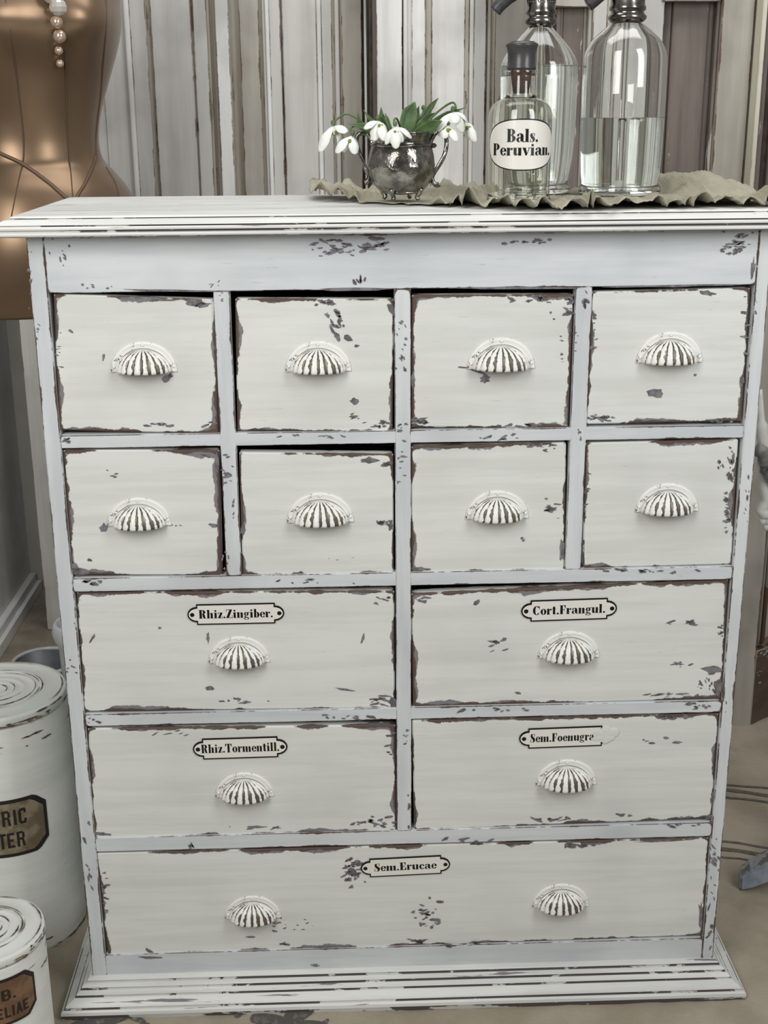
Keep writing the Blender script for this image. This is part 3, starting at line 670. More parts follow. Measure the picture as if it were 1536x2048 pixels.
LEAFB = paint('peeled_rail', (98, 82, 70), (82, 68, 58), under=(176, 170, 158), under2=(160, 152, 138), wear=.0, amp=.002, patch=.001, chips=.60, chipscale=(9, 9, 12), streak=(10, 10, 30))
leaf()

# ---------------------------------------------------------------- floor cloth
def linen(name, c1, c2, scale=700):
    m, nt, b = new_mat(name); L = nt.links.new
    v = mapped(nt, (1, 1, 1))
    n = noise_(nt, v, 9, 4, .55); n2 = noise_(nt, mapped(nt, (90, 320, 200)), 1, 3, .6)
    c = mixc(nt, ramp01(nt, n, .35, .65), srgb(c1), srgb(c2))
    c = mixc(nt, math_(nt, 'MULTIPLY', n2, .35), c, srgb(tuple(q*.78 for q in c2)))
    L(c, b.inputs['Base Color']); b.inputs['Roughness'].default_value = .95; b.inputs['Specular IOR Level'].default_value = .1
    w = nd(nt, 'ShaderNodeTexWave'); w.inputs['Scale'].default_value = scale/6; w.inputs['Distortion'].default_value = 3
    L(v, w.inputs[0])
    bp = nd(nt, 'ShaderNodeBump'); bp.inputs['Strength'].default_value = .35; bp.inputs['Distance'].default_value = .001
    L(math_(nt, 'ADD', w.outputs['Fac'], n2), bp.inputs['Height']); L(bp.outputs[0], b.inputs['Normal'])
    return m
LINEN = linen('floor_linen', (178, 168, 150), (162, 151, 133))
STRIPE = simple('woven_stripe', (92, 86, 78), .95, col2=(110, 102, 92), scale=120)
LEAFP = simple('printed_leaf', (84, 82, 78), .95, col2=(120, 116, 106), scale=90, lo=.5, hi=.7)
def cloth_z(x, y):
    v = Vector((x, y, 0))
    z = .0065*abs(mnoise.noise((x*5+3, y*4, 1.2))) + .0030*abs(mnoise.noise((x*16, y*9, 4))) + .0012*mnoise.noise((x*40, y*22, 2))
    rid = math.exp(-((y-(.14-.9*(x-.62)))/.012)**2) + math.exp(-((y-(.06-1.2*(x-.60)))/.010)**2) + .7*math.exp(-((y-(.20-.5*(x-.62)))/.012)**2)
    if x > .5: z += .007*rid*min(1, (x-.5)*12)
    z += .005*math.exp(-((y-.115-.05*(x+.5))/.006)**2)*(1 if x < -.46 else 0) + .004*math.exp(-((y-.02-.03*(x+.5))/.006)**2)*(1 if x < -.48 else 0)
    return .001+z
bm = bmesh.new()
nx, ny = 190, 150
x0, x1, y0, y1 = -.90, 1.15, -.85, 1.20
g = [[bm.verts.new((x0+(x1-x0)*i/nx, y0+(y1-y0)*j/ny, 0)) for i in range(nx+1)] for j in range(ny+1)]
for rw in g:
    for v in rw: v.co.z = cloth_z(v.co.x, v.co.y)
for j in range(ny):
    for i in range(nx): bm.faces.new([g[j][i], g[j][i+1], g[j+1][i+1], g[j+1][i]])
def stripe(pts, w):
    P2 = [at(x, y, 2, 0.003) for x, y in pts]
    dx = (P2[-1]-P2[0]).normalized(); L_ = 30
    A = P2[0]-dx*.15; Bq = P2[-1]+dx*.3; prev = None
    for k in range(L_+1):
        c = A.lerp(Bq, k/L_); c = c+Vector((0, .003*mnoise.noise((c.x*14, c.y*9, 0)), 0))
        n_ = Vector((-dx.y, dx.x, 0))
        pr = []
        for s in (-1, 1):
            q = c+n_*s*w*.5; pr.append(bm.verts.new((q.x, q.y, cloth_z(q.x, q.y)+.0012)))
        if prev: bm.faces.new([prev[0], pr[0], pr[1], prev[1]]).material_index = 1
        prev = pr
for pts, w in (([(1455, 1570), (1536, 1577)], .006), ([(1455, 1579), (1536, 1591)], .011), ([(1455, 1594), (1536, 1604)], .007),
               ([(1447, 1686), (1536, 1696)], .006), ([(1447, 1701), (1536, 1712)], .010), ([(1445, 1716), (1500, 1722)], .005)):
    stripe(pts, w)
def leaf_print(px, py, lx, ly, rot):
    n = 14; pts = []
    for k in range(n):
        t = 2*PI*k/n; a = lx*math.cos(t); b = ly*math.sin(t)*(1-.45*math.cos(t)) + R.uniform(-1.2, 1.2)
        c, s = math.cos(math.radians(rot)), math.sin(math.radians(rot))
        p = at(px+a*c-b*s, py+a*s+b*c, 2, .004); pts.append(bm.verts.new((p.x, p.y, cloth_z(p.x, p.y)+.0015)))
    bm.faces.new(pts).material_index = 2
for a in ((215, 2040, 42, 12, -8), (270, 2032, 26, 8, 30), (160, 2046, 24, 7, -20), (540, 2040, 40, 11, 4), (600, 2030, 36, 14, -24), (480, 2025, 14, 7, -40), (575, 2046, 30, 8, 10), (515, 2022, 12, 5, 0), (650, 2046, 10, 4, -40), (300, 2060, 30, 12, 10), (620, 2056, 34, 14, -10)): leaf_print(*a)
o = bm_obj('linen_floor_cloth', bm, [LINEN, STRIPE, LEAFP], None, (0, 0, 0), smooth=True, wear=False)
tag(o, 'beige linen cloth with dark woven stripes and printed leaves spread over the floor', 'floor cloth')

# ---------------------------------------------------------------- canisters
CANP = paint('canister_paint', (228, 229, 222), (214, 216, 210), under=(120, 108, 98), under2=(84, 66, 54), wear=.0, amp=0, patch=0, chips=.745, chipscale=(22, 22, 34), streak=(3, 3, 30), streak_amt=.3)
BRASSL = simple('aged_label', (150, 138, 112), .6, col2=(112, 98, 76), scale=34)
BROWNL = simple('brown_label', (128, 98, 74), .55, col2=(104, 76, 56), scale=40)
LABELK = simple('label_black', (36, 30, 26), .6)
RUB = simple('worn_ring', (128, 112, 92), .7, col2=(88, 72, 58), scale=120)
def canister(label, c, r, h, lab, lid_drop):
    root = thing('canister', label, 'canister', c, 'white painted apothecary canisters')
    bm = bmesh.new()
    lathe(bm, [(0, 0), (r*.98, 0), (r, .004), (r, .010), (r*.985, .014), (r*.985, h-lid_drop-.004), (r*.97, h-lid_drop), (0, h-lid_drop)], c, 96)
    # worn dark bands: base rim and seam
    for k in range(70):
        a = R.uniform(0, 2*PI); z = R.choice([.006, .006, .020, h-lid_drop-.02, h-lid_drop-.035])+R.gauss(0, .003); w = R.uniform(.004, .03); hh = R.uniform(.0006, .0022)
        rr = (r if z < .011 else r*.985)+.0005
        n = 5; top = []; bot = []
        for s in range(n+1):
            t = a+w/r*(s/n-.5); e = math.sin(PI*s/n)
            top.append((c[0]+rr*math.cos(t), c[1]+rr*math.sin(t), c[2]+z+hh*e*R.uniform(.5, 1.3))); bot.append((c[0]+rr*math.cos(t), c[1]+rr*math.sin(t), c[2]+z-hh*e*R.uniform(.5, 1.3)))
        if abs(z-.012) < .003: continue
        f = bm.faces.new([bm.verts.new(p) for p in bot[:]]+[bm.verts.new(p) for p in top[::-1][1:-1]]); f.material_index = 1
    bm_obj('body', bm, [CANP, RUB], root, smooth=True, wear='plain')
    bm = bmesh.new(); rl = r*1.0
    prof = [(0, h-.001)]
    for rr in (.16, .28, .40, .56, .66):
        prof += [(r*(rr-.025), h-.001), (r*rr, h+.0008), (r*(rr+.025), h-.001)]
    prof += [(rl*.93, h-.001), (rl*.985, h), (rl, h-.004), (rl, h-lid_drop+.004), (rl*.99, h-lid_drop), (r*.9, h-lid_drop)]
    lathe(bm, prof, c, 96)
    for rr in (.16, .27, .40, .56, .62, .66, .94):
        for k in range(9):
            a0 = R.uniform(0, 2*PI); w = R.uniform(.3, 1.0); n = 12; hw = R.uniform(.0004, .0013)
            A = []; Bq = []
            for s in range(n+1):
                t = a0+w*(s/n-.5); e = math.sin(PI*s/n)*R.uniform(.5, 1.2)*hw
                A.append(bm.verts.new((c[0]+(r*rr+e)*math.cos(t), c[1]+(r*rr+e)*math.sin(t), c[2]+h+.0012))); Bq.append(bm.verts.new((c[0]+(r*rr-e)*math.cos(t), c[1]+(r*rr-e)*math.sin(t), c[2]+h+.0012)))
            for s in range(n): bm.faces.new([A[s], A[s+1], Bq[s+1], Bq[s]]).material_index = 1
    for k in range(46):                                    # worn lower edge of the lid
        a0 = R.uniform(-PI, .6); w = R.uniform(.03, .3); n = 8; hw = R.uniform(.0005, .0022); z = h-R.choice([.003, lid_drop-.003, lid_drop-.006])
        A = []; Bq = []
        for s in range(n+1):
            t = a0+w*(s/n-.5); e = math.sin(PI*s/n)*R.uniform(.4, 1.2)*hw; q = rl+.0006
            A.append(bm.verts.new((c[0]+q*math.cos(t), c[1]+q*math.sin(t), c[2]+z+e))); Bq.append(bm.verts.new((c[0]+q*math.cos(t), c[1]+q*math.sin(t), c[2]+z-e)))
        for s in range(n): bm.faces.new([A[s], A[s+1], Bq[s+1], Bq[s]]).material_index = 1
    bm_obj('lid', bm, [CANP, RUB], root, smooth=True, wear='plain')
    # label wrapped round the body
    a_c, zc, wl, hl, mat, lines, lx, cut = lab
    bm = bmesh.new()
    def cyl(d): return lambda u, v: (c[0]+(r*.985+d)*math.cos(a_c+u/r), c[1]+(r*.985+d)*math.sin(a_c+u/r), c[2]+zc+v)
    def sheet(hw, hh, d, mi):
        n = 28; cutx = cut
        top = []; bot = []
        for k in range(n+1):
            u = -hw+2*hw*k/n; m_ = min(u+hw, hw-u); lim = hh-max(0, cutx-m_)*.95
            top.append(bm.verts.new(cyl(d)(u, lim))); bot.append(bm.verts.new(cyl(d)(u, -lim)))
        for k in range(n): bm.faces.new([bot[k], bot[k+1], top[k+1], top[k]]).material_index = mi
    sheet(wl/2, hl/2, .0010, 1); sheet(wl/2-hl*.06, hl/2-hl*.06, .0016, 0)
    for (t, w, hh, ox, oy) in lines:
        put_polys(bm, text_polys(t, w, hh, True), (lambda u, v, ox=ox, oy=oy: cyl(.0021)(u+ox, v+oy)), 1)
    bm_obj('label', bm, [mat, LABELK], root, wear=False, smooth=True)
    return root
cb = at(-9, 1380, 1, .205); cb = Vector((cb.x, .205, 0)); hb = az(-9, 1380, .205)
rb = ax(131, 1385, .205)-cb.x
canister('larger white canister with an aged grey-brown label, left of the chest', cb, rb, hb, (math.radians(-97), .226, .20, .094, BRASSL, [('TRIC', .051, .025, .0445, .018), ('TER', .040, .025, .044, -.019)], 0, .018), .016)
cs_ = at(-28, 1858, 1, -.10); cs_ = Vector((cs_.x, -.10, 0)); hs = az(-28, 1858, -.10)
rs = ax(87, 1858, -.10)-cs_.x
canister('smaller white canister with a brown label in front of the larger one', cs_, rs, hs, (math.radians(-75), .136, .125, .070, BROWNL, [('HB.', .034, .016, .016, .011), ('ELIAE', .045, .016, .0275, -.015)], 0, .014), .014)

# ---------------------------------------------------------------- dress form
SATIN = None
def satin():
    m, nt, b = new_mat('gold_satin'); L = nt.links.new
    v = mapped(nt, (6, 6, 3))
    n = noise_(nt, v, 1, 3, .5)
    L(mixc(nt, ramp01(nt, n, .3, .7), srgb((140, 116, 92)), srgb((124, 102, 80))), b.inputs['Base Color'])
    b.inputs['Metallic'].default_value = .7; b.inputs['Roughness'].default_value = .33
    b.inputs['Sheen Weight'].default_value = .25; b.inputs['Sheen Roughness'].default_value = .4
    bp = nd(nt, 'ShaderNodeBump'); bp.inputs['Strength'].default_value = .12; bp.inputs['Distance'].default_value = .02
    L(n, bp.inputs['Height']); L(bp.outputs[0], b.inputs['Normal'])
    return m
SATIN = satin(); SEAM = simple('seam', (84, 66, 50), .7); PIPING = simple('piping', (104, 82, 64), .5, .3)
FY = .62; FX = ax(62, 300, FY)
def fz(y): return az(150, y, FY)
# silhouette half widths by pixel row (right outline of the form)
rows = [(-260, 120), (-150, 158), (-60, 172), (0, 170), (50, 172), (95, 166), (160, 150), (215, 136), (255, 130), (290, 130), (320, 138), (345, 160), (385, 190), (450, 214), (540, 228), (612, 232)]
prof = [(fz(y), (ax(62+w, y, FY)-FX)) for y, w in rows]
def width(z):
    for (z0, w0), (z1, w1) in zip(prof, prof[1:]):
        if z1 <= z <= z0:
            return w0+(w1-w0)*(z0-z)/(z0-z1)
    return prof[0][1] if z > prof[0][0] else prof[-1][1]
zk = [p[0] for p in spline([Vector((z, w, 0)) for z, w in prof], 90)]
wk = [p[1] for p in spline([Vector((z, w, 0)) for z, w in prof], 90)]
def wz(z):
    for i in range(len(zk)-1):
        if zk[i+1] <= z <= zk[i]:
            t = (zk[i]-z)/(zk[i]-zk[i+1]+1e-9); return wk[i]+(wk[i+1]-wk[i])*t
    return wk[0] if z > zk[0] else wk[-1]
TURN = math.radians(24)
def form(th, z, d=0.0):
    """th=0 front centre, + to the right"""
    w = wz(z); dp = w*.68+.012
    # bust fullness in front near the top, belly lower down
    bust = .040*math.exp(-((z-fz(45))/.055)**2)*max(0, math.cos(th))*(1+.5*math.cos(4*th-PI))
    belly = .016*math.exp(-((z-fz(470))/.09)**2)*max(0, math.cos(th))
    x = (w+d)*math.sin(th); y = -(dp+d+bust+belly)*math.cos(th)
    c, s = math.cos(TURN), math.sin(TURN)
    k = 1.0/math.sqrt(c*c+(.70*s)**2)
    return Vector((FX+(x*c-y*s)*k, FY+(x*s+y*c)*k, z))
bm = bmesh.new(); nt_ = 72
rg = [[bm.verts.new(form(2*PI*k/nt_, z)) for k in range(nt_)] for z in zk]
for a, b in zip(rg, rg[1:]):
    for k in range(nt_): bm.faces.new([a[k], a[(k+1) % nt_], b[(k+1) % nt_], b[k]])
bm.faces.new(rg[0]); bm.faces.new(rg[-1][::-1])
mann = thing('dress_form', 'golden brown satin dress form torso behind the left end of the chest', 'dress form', (FX, FY, 0))
bm_obj('torso', bm, SATIN, mann, smooth=True, wear=False)
def seam(name, fn, ya, yb, rad, mat, n=40):
    bm = bmesh.new(); tube(bm, [form(fn(t), fz(ya+(yb-ya)*t), .0002) for t in [i/n for i in range(n+1)]], rad, 6)
    bm_obj(name, bm, mat, mann, smooth=True, wear=False)
def th_at(px, py):
    """front angle of the form's surface seen at a pixel"""
    best = None
    for i in range(-110, 111):
        t = math.radians(i*.8)
        z = fz(py); p = form(t, z); d = p-CAM
        X = 768+F_PX*d.dot(RT)/d.dot(_f)
        if best is None or abs(X-px) < best[0]: best = (abs(X-px), t)
    return best[1]
def seam_px(name, pts, rad, mat):
    bm = bmesh.new(); q = spline([Vector((x, y, 0)) for x, y in pts], 26)
    P3 = [form(th_at(p.x, p.y), fz(p.y), .0003) for p in q]
    for _ in range(2): P3 = [P3[0]]+[(P3[i-1]+P3[i]*2+P3[i+1])/4 for i in range(1, len(P3)-1)]+[P3[-1]]
    tube(bm, P3, rad, 6); bm_obj(name, bm, mat, mann, smooth=True, wear=False)
seam_px('centre_seam', [(127, 0), (128, 80), (133, 200), (136, 280), (141, 340), (145, 392)], .0010, SEAM)
seam_px('side_seam', [(6, -20), (18, 60), (30, 130), (42, 215), (48, 300), (36, 360), (20, 430)], .0011, SEAM)
seam_px('side_seam', [(212, -10), (212, 60), (207, 120), (200, 200), (192, 270), (192, 310)], .0011, SEAM)
seam_px('bodice_piping', [(-20, 292), (10, 306), (45, 322), (95, 356), (142, 395)], .0032, PIPING)
seam_px('bodice_piping', [(191, 312), (186, 330), (168, 364), (148, 395)], .0030, PIPING)
seam_px('hip_seam', [(212, 335), (228, 362), (238, 392), (244, 440)], .0009, SEAM)
WOODD = simple('dark_stand_wood', (70, 54, 42), .5, col2=(52, 40, 32), scale=30)
bm = bmesh.new(); lathe(bm, [(0, 0), (.10, 0), (.11, .008), (.10, .02), (.03, .035), (.016, .06), (.016, fz(612)+.01), (0, fz(612)+.01)], (FX+.03, FY, .006), 32)
bm_obj('stand', bm, WOODD, mann, smooth=True, wear=False)

# bead strand lying on the bodice
CRYS = simple('crystal_bead', (210, 204, 196), .12, .35); PEARL = simple('pearl_bead', (206, 180, 160), .16, .55)
bs = thing('bead_strand', 'strand of pearl and crystal beads hanging down the front of the dress form', 'beads', form(th_at(112, 60), fz(60), .01))
bl = [(84, -62, 15, 0), (92, -30, 15, 0), (97, 2, 16, 0), (107, 27, 14, 0), (108, 55, 10, 1), (112, 81, 10.5, 1), (113, 107, 7, 1), (117, 131, 6.5, 1)]
PT = []
for x, y, rp, kd in bl:
    rr = rp*.00094
    p = form(th_at(x, y), fz(y), rr*1.15); PT.append(p)
    bm = bmesh.new(); ball(bm, p, rr, 1, 1, 1, 0, *((10, 6) if kd == 0 else (20, 12)))
    bm_obj('crystal_bead' if kd == 0 else 'pearl_bead', bm, PEARL if kd else CRYS, bs, smooth=bool(kd), wear=False)
bm = bmesh.new(); tube(bm, spline(PT, 24), .0008, 6); bm_obj('string', bm, simple('bead_wire', (120, 100, 82), .4, .7), bs, wear=False)

# ---------------------------------------------------------------- ruffled cloth on the chest top
RUF = linen('sage_linen', (186, 181, 162), (168, 163, 143), 900)
def ruffle():
    bm = bmesh.new(); nu, nv = 260, 26
    xl, xr = ax(618, 385, .22), .478
    g = []
    for j in range(nv+1):
        v = j/nv; row = []                      # v=0 front edge, v=1 back edge
        for i in range(nu+1):
            u = i/nu; x = xl+(xr-xl)*u
            yf = .205-.215*min(1, u/.45)**.8+.012*math.sin(u*9)       # front edge comes forward to the right
            yf += .006*mnoise.noise((u*40, 0, 3))
            yb = .318-.01*math.sin(u*14)
            y = yf+(yb-yf)*v
            e = max(0, 1-v/.30)                  # ruffled border
            eb = max(0, 1-(1-v)/.25)
            ph = 2*PI*(u*21+1.5*mnoise.noise((u*9, 0, 1)))
            a_ = .0105*max(.15, .5+1.2*abs(mnoise.noise((u*13, 2, 0)))+.9*mnoise.noise((u*29, 5, 0)))
            z = .0022+e**1.1*a_*(1+math.sin(ph))*.9
            y += e*(.010*math.cos(ph)+.006*mnoise.noise((u*33, 8, 0)))
            x += e*.0035*math.sin(ph*.5+2)
            z += eb*.012*(.6+.5*math.sin(ph*.61+1))*(1 if u < .40 or u > .70 else .4)
            z += .0085*abs(mnoise.noise((u*30, v*5, .4)))+.0050*abs(mnoise.noise((u*70, v*11, .9)))+.0016*mnoise.noise((u*150, v*22, 2))
            z += .026*math.exp(-((u-.90)/.095)**2)*math.exp(-((v-.72)/.30)**2)*(1+.06*math.sin(u*190+v*9))
            z += .014*math.exp(-((u-.05)/.085)**2)*math.exp(-((v-.55)/.5)**2)*(1+.3*mnoise.noise((u*60, v*4, 7)))
            z += .010*math.exp(-((u-.32)/.06)**2)*math.exp(-((v-.75)/.25)**2)
            # pressed flat under the vessels
            for (cx, cy, rr) in FLAT:
                dd = math.hypot(x-cx, y-cy)
                if dd < rr*1.12: z = min(z, .0034)
                elif dd < rr*1.6: z = .0034+(z-.0034)*min(1, (dd-rr*1.12)/(rr*.48)) if z > .0034 else z
            row.append(bm.verts.new((x, y, ZT+z)))
        g.append(row)
    for j in range(nv):
        for i in range(nu): bm.faces.new([g[j][i], g[j][i+1], g[j+1][i+1], g[j+1][i]])
    bmesh.ops.recalc_face_normals(bm, faces=bm.faces)
    geo = bmesh.ops.extrude_face_region(bm, geom=list(bm.faces))
    for v in geo['geom']:
        if isinstance(v, bmesh.types.BMVert): v.co.z -= .0011
    o = bm_obj('ruffled_cloth', bm, RUF, None, (.2, .15, ZT), smooth=True, wear=False)
    tag(o, 'crumpled sage linen runner with a ruffled edge under the bottles on the chest top', 'cloth')
ZC = ZT+.0042
CUP = Vector((ax(803, 395, .122), .122, ZC)); BOT = Vector((ax(1037, 385, .125), .125, ZC)); SR = Vector((ax(1238, 385, .215), .215, ZC)); SL = Vector((ax(1072, 372, .262), .262, ZC))
FLAT = [(CUP.x, CUP.y, .05), (BOT.x, BOT.y, .046), (SR.x, SR.y, .056), (SL.x, SL.y, .050)]
ruffle()

# ---------------------------------------------------------------- glassware
def glass(name, tint=(252, 253, 251), rough=0.0, ior=1.47):
    m, nt, b = new_mat(name)
    b.inputs['Base Color'].default_value = srgb(tint); b.inputs['Roughness'].default_value = rough
    b.inputs['Transmission Weight'].default_value = 1.0; b.inputs['IOR'].default_value = ior
    return m
GLASS = glass('clear_glass'); WATER = glass('water', (246, 250, 248), 0, 1.33); GLASSB = glass('bottle_glass', (248, 249, 243)); TUBE = glass('dip_tube_glass', (252, 252, 250), .0, 1.12)
PEWT = simple('siphon_pewter', (158, 154, 147), .2, 1.0, col2=(112, 108, 102), scale=60, bump=.06)
BLKP = simple('black_spout', (52, 52, 54), .35, col2=(66, 66, 68), scale=40)
def vessel(root, outer, c, wall, mat, name='bottle', seg=64):
    """outer profile bottom to top; the inner wall follows it at the wall thickness"""
    inner = [(max(0, r-wall), max(z, wall*1.6)) for r, z in outer if r > wall*1.2]
    prof = [(0, outer[0][1])]+outer+inner[::-1]
    seen = [prof[0]]
    for p in prof[1:]:
        if abs(p[0]-seen[-1][0])+abs(p[1]-seen[-1][1]) > 1e-5: seen.append(p)
    seen.append((0, wall*1.6))
    bm = bmesh.new(); lathe(bm, seen, c, seg)
    return bm_obj(name, bm, mat, root, smooth=True, wear=False)
def siphon(label, c, dims, level, spout_px, Yh):
    root = thing('soda_siphon', label, 'soda siphon', c, 'vintage soda siphons')
    P2 = [Vector((r, z, 0)) for r, z in dims]
    vessel(root, [(p.x, p.y) for p in dims_s(dims)], c, .0036, GLASS, 'glass_body')
    # water
    w = .0034; q = [(p.x-w, p.y) for p in dims_s(dims) if p.y < level and p.x > .012]
    q = [(r, z) for r, z in q if z > .012]
    top_r = q[-1][0]
    bm = bmesh.new(); lathe(bm, [(0, .0075), (q[0][0]*.93, .0075)]+q+[(top_r, level), (0, level)], c, 64)
    bm_obj('water', bm, WATER, root, smooth=True, wear=False)
    zt_ = dims[-1][1]
    bm = bmesh.new(); tube(bm, [c+Vector((0, 0, .02)), c+Vector((0, 0, zt_+.004))], .0040, 12)
    bm_obj('dip_tube', bm, TUBE, root, smooth=True, wear=False)
    bm = bmesh.new(); rn = dims[-1][0]
    lathe(bm, [(rn*.8, zt_-.004), (rn*1.25, zt_-.003), (rn*1.52, zt_+.001), (rn*1.56, zt_+.004), (rn*1.38, zt_+.007), (rn*1.28, zt_+.010), (rn*1.46, zt_+.012), (rn*1.46, zt_+.016), (rn*1.36, zt_+.018), (rn*1.36, zt_+.046), (rn*1.25, zt_+.056), (rn*.8, zt_+.064), (rn*.7, zt_+.085), (0, zt_+.086)], c, 40)
    for k in range(14):                                   # raised stamped letters around the cap
        a = math.radians(-170+k*12); q_ = rn*1.36
        for (dx, z0, z1) in ((0, .022, .034), (.05, .022, .026), (-.04, .030, .034)):
            ball(bm, (c.x+q_*math.cos(a+dx), c.y+q_*math.sin(a+dx), c.z+zt_+(z0+z1)/2+.002), .0011, 1, 1, (z1-z0)/.0032, 0, 8, 6)
    bm_obj('metal_head', bm, PEWT, root, smooth=True, wear=False)
    pts = [at(x, y, 1, Yh) for x, y in spout_px]
    bm = bmesh.new(); tube(bm, spline([Vector(p) for p in pts]+[c+Vector((-.005, 0, zt_+.070))], 20), .0088, 14)
    bm_obj('spout', bm, BLKP, root, smooth=True, wear=False)
    bm = bmesh.new(); tube(bm, spline([c+Vector((.0, 0, zt_+.080)), c+Vector((.02, 0, zt_+.092)), c+Vector((.05, 0, zt_+.080)), c+Vector((.06, 0, zt_+.05))], 12), .005, 10)
    bm_obj('lever', bm, PEWT, root, smooth=True, wear=False)
    return root
def dims_s(d): return spline([Vector((r, z, 0)) for r, z in d], 70)
def hz(c, x, y): return az(x, y, c.y)-c.z
def wpx(c, y, w): return ax(768+w/2, y, c.y)-ax(768-w/2, y, c.y)
def dims(c, x, lst): return [(wpx(c, y, w)/2, hz(c, x, y)) for y, w in lst]
dR = [(.048, 0.0), (.0545, .001), (.0555, .006), (.0545, .011), (.052, .013)] + dims(SR, 1245, [(368, 148), (345, 158), (290, 163), (200, 167), (130, 167), (105, 162), (84, 142), (66, 108), (52, 76), (45, 52), (40, 50)])
dR = [p for i, p in enumerate(dR) if i < 5 or p[1] > .016]
siphon('clear soda siphon half filled with water, right of the labelled bottle', SR, dR, hz(SR, 1248, 235), [(1176, 10), (1186, 2), (1200, -10), (1214, -22)], SR.y-.0)
dL = [(.040, 0.0), (.046, .001), (.047, .006), (.046, .011), (.044, .013)] + dims(SL, 1068, [(362, 126), (345, 136), (290, 147), (200, 152), (140, 154), (122, 148), (100, 124), (80, 92), (62, 60), (52, 44), (47, 42)])
siphon('clear soda siphon filled above its shoulder, standing behind the labelled bottle', SL, dL, hz(SL, 1064, 132), [(990, 22), (1000, 10), (1016, -4), (1032, -16)], SL.y)

# apothecary bottle
bt = thing('apothecary_bottle', 'round shouldered glass apothecary bottle with oval Latin label and dark stopper', 'bottle', BOT)
dB = [(.0385, 0), (.0415, .0012)] + dims(BOT, 1037, [(385, 124), (300, 126), (245, 128), (222, 124), (208, 108), (200, 84), (195, 66), (188, 58), (170, 55), (152, 55)])
pB = spline([Vector((r, z, 0)) for r, z in dB], 60)
zl = hz(BOT, 1040, 150); rn = wpx(BOT, 152, 55)/2
lip = [(rn, zl), (rn*1.22, zl+.0012), (rn*1.28, zl+.0035), (rn*1.2, zl+.0055), (rn, zl+.0062)]
vessel(bt, [(max(p.x, .001), p.y) for p in pB]+lip, BOT, .0030, GLASSB, 'glass_body')
STOP = simple('dark_stopper', (58, 58, 58), .3, col2=(70, 68, 66), scale=30); CORK = simple('cork', (112, 84, 74), .7, col2=(92, 70, 60), scale=120)
zs = zl+.0064; zt2 = hz(BOT, 1044, 88)
bm = bmesh.new(); rs2 = wpx(BOT, 110, 58)/2
lathe(bm, [(0, zs), (rs2*1.0, zs), (rs2*1.04, zs+.002), (rs2*.98, zs+.004), (rs2*.97, zt2-.012), (rs2*1.05, zt2-.005), (rs2*1.13, zt2-.002), (rs2*1.12, zt2), (rs2*.9, zt2+.002), (rs2*.85, zt2+.003), (0, zt2+.003)], BOT, 40)
bm_obj('stopper', bm, STOP, bt, smooth=True, wear=False)
bm = bmesh.new(); lathe(bm, [(0, zl-.022), ((rn-.003)*.70, zl-.022), ((rn-.003)*.92, zl), ((rn-.003)*.94, zl+.0063), (0, zl+.0063)], BOT, 32)
bm_obj('stopper_plug', bm, CORK, bt, smooth=True, wear=False)
# oval enamel label wrapped on the front
bm = bmesh.new(); rB = wpx(BOT, 290, 126.5)/2
zc = hz(BOT, 1036, 288); hh = (hz(BOT, 1036, 237)-hz(BOT, 1036, 339))/2; hw = rB*1.28
lift = .0006
def cylb(d): return lambda u, v: Vector((BOT.x+(rB+d)*math.sin(u/rB-.045), BOT.y-(rB+d)*math.cos(u/rB-.045), BOT.z+zc+v))
def oval(hw, hh, d, mi):
    n = 36; top = []; bot = []
    for k in range(n+1):
        t = -math.cos(PI*k/n); lim = hh*(1-abs(t)**2.5)**(1/2.2)
        top.append(bm.verts.new(cylb(d)(t*hw, lim))); bot.append(bm.verts.new(cylb(d)(t*hw, -lim)))
    for k in range(n):
        try: bm.faces.new([bot[k], bot[k+1], top[k+1], top[k]]).material_index = mi
        except ValueError: pass
oval(hw, hh, lift, 1); oval(hw*.965, hh*.95, lift+.0004, 0)
put_polys(bm, text_polys('Bals.', rB*1.0, hh*.50), lambda u, v: cylb(lift+.0008)(u, v+hh*.36), 1)
put_polys(bm, text_polys('Peruvian.', rB*2.05, hh*.46), lambda u, v: cylb(lift+.0008)(u+.0005, v-hh*.18), 1)
bm_obj('label', bm, [ENAMEL, BLACK], bt, wear=False)

# ---------------------------------------------------------------- pewter sugar bowl
def hammered():
    m, nt, b = new_mat('hammered_pewter'); L = nt.links.new
    v = mapped(nt, (1, 1, 1)); n = noise_(nt, v, 50, 4, .6)
    L(mixc(nt, ramp01(nt, n, .38, .66), srgb((104, 101, 96)), srgb((164, 160, 152))), b.inputs['Base Color'])
    b.inputs['Metallic'].default_value = .95; b.inputs['Roughness'].default_value = .2
    vo = nd(nt, 'ShaderNodeTexVoronoi'); vo.inputs['Scale'].default_value = 75; L(v, vo.inputs['Vector'])
    bp = nd(nt, 'ShaderNodeBump'); bp.inputs['Strength'].default_value = .55; bp.inputs['Distance'].default_value = .003
    L(math_(nt, 'ADD', vo.outputs['Distance'], n), bp.inputs['Height']); L(bp.outputs[0], b.inputs['Normal'])
    return m
HAM = hammered()
cup = thing('sugar_bowl', 'hammered pewter two-handled footed bowl holding snowdrops', 'bowl', CUP)
zz = lambda y: hz(CUP, 803, y)
ww = lambda y, w: wpx(CUP, y, w)/2
bm = bmesh.new()
co = [(.006, zz(389)), (ww(386, 60), zz(387)), (ww(378, 92), zz(379)), (ww(366, 116), zz(366)), (ww(350, 130), zz(350)), (ww(330, 134), zz(330)), (ww(310, 130), zz(310)), (ww(297, 124), zz(298)), (ww(290, 118), zz(292)), (ww(287, 112), zz(288)), (ww(281, 112), zz(283)), (ww(276, 116), zz(277)), (ww(268, 122), zz(270)), (ww(264, 124), zz(267))]
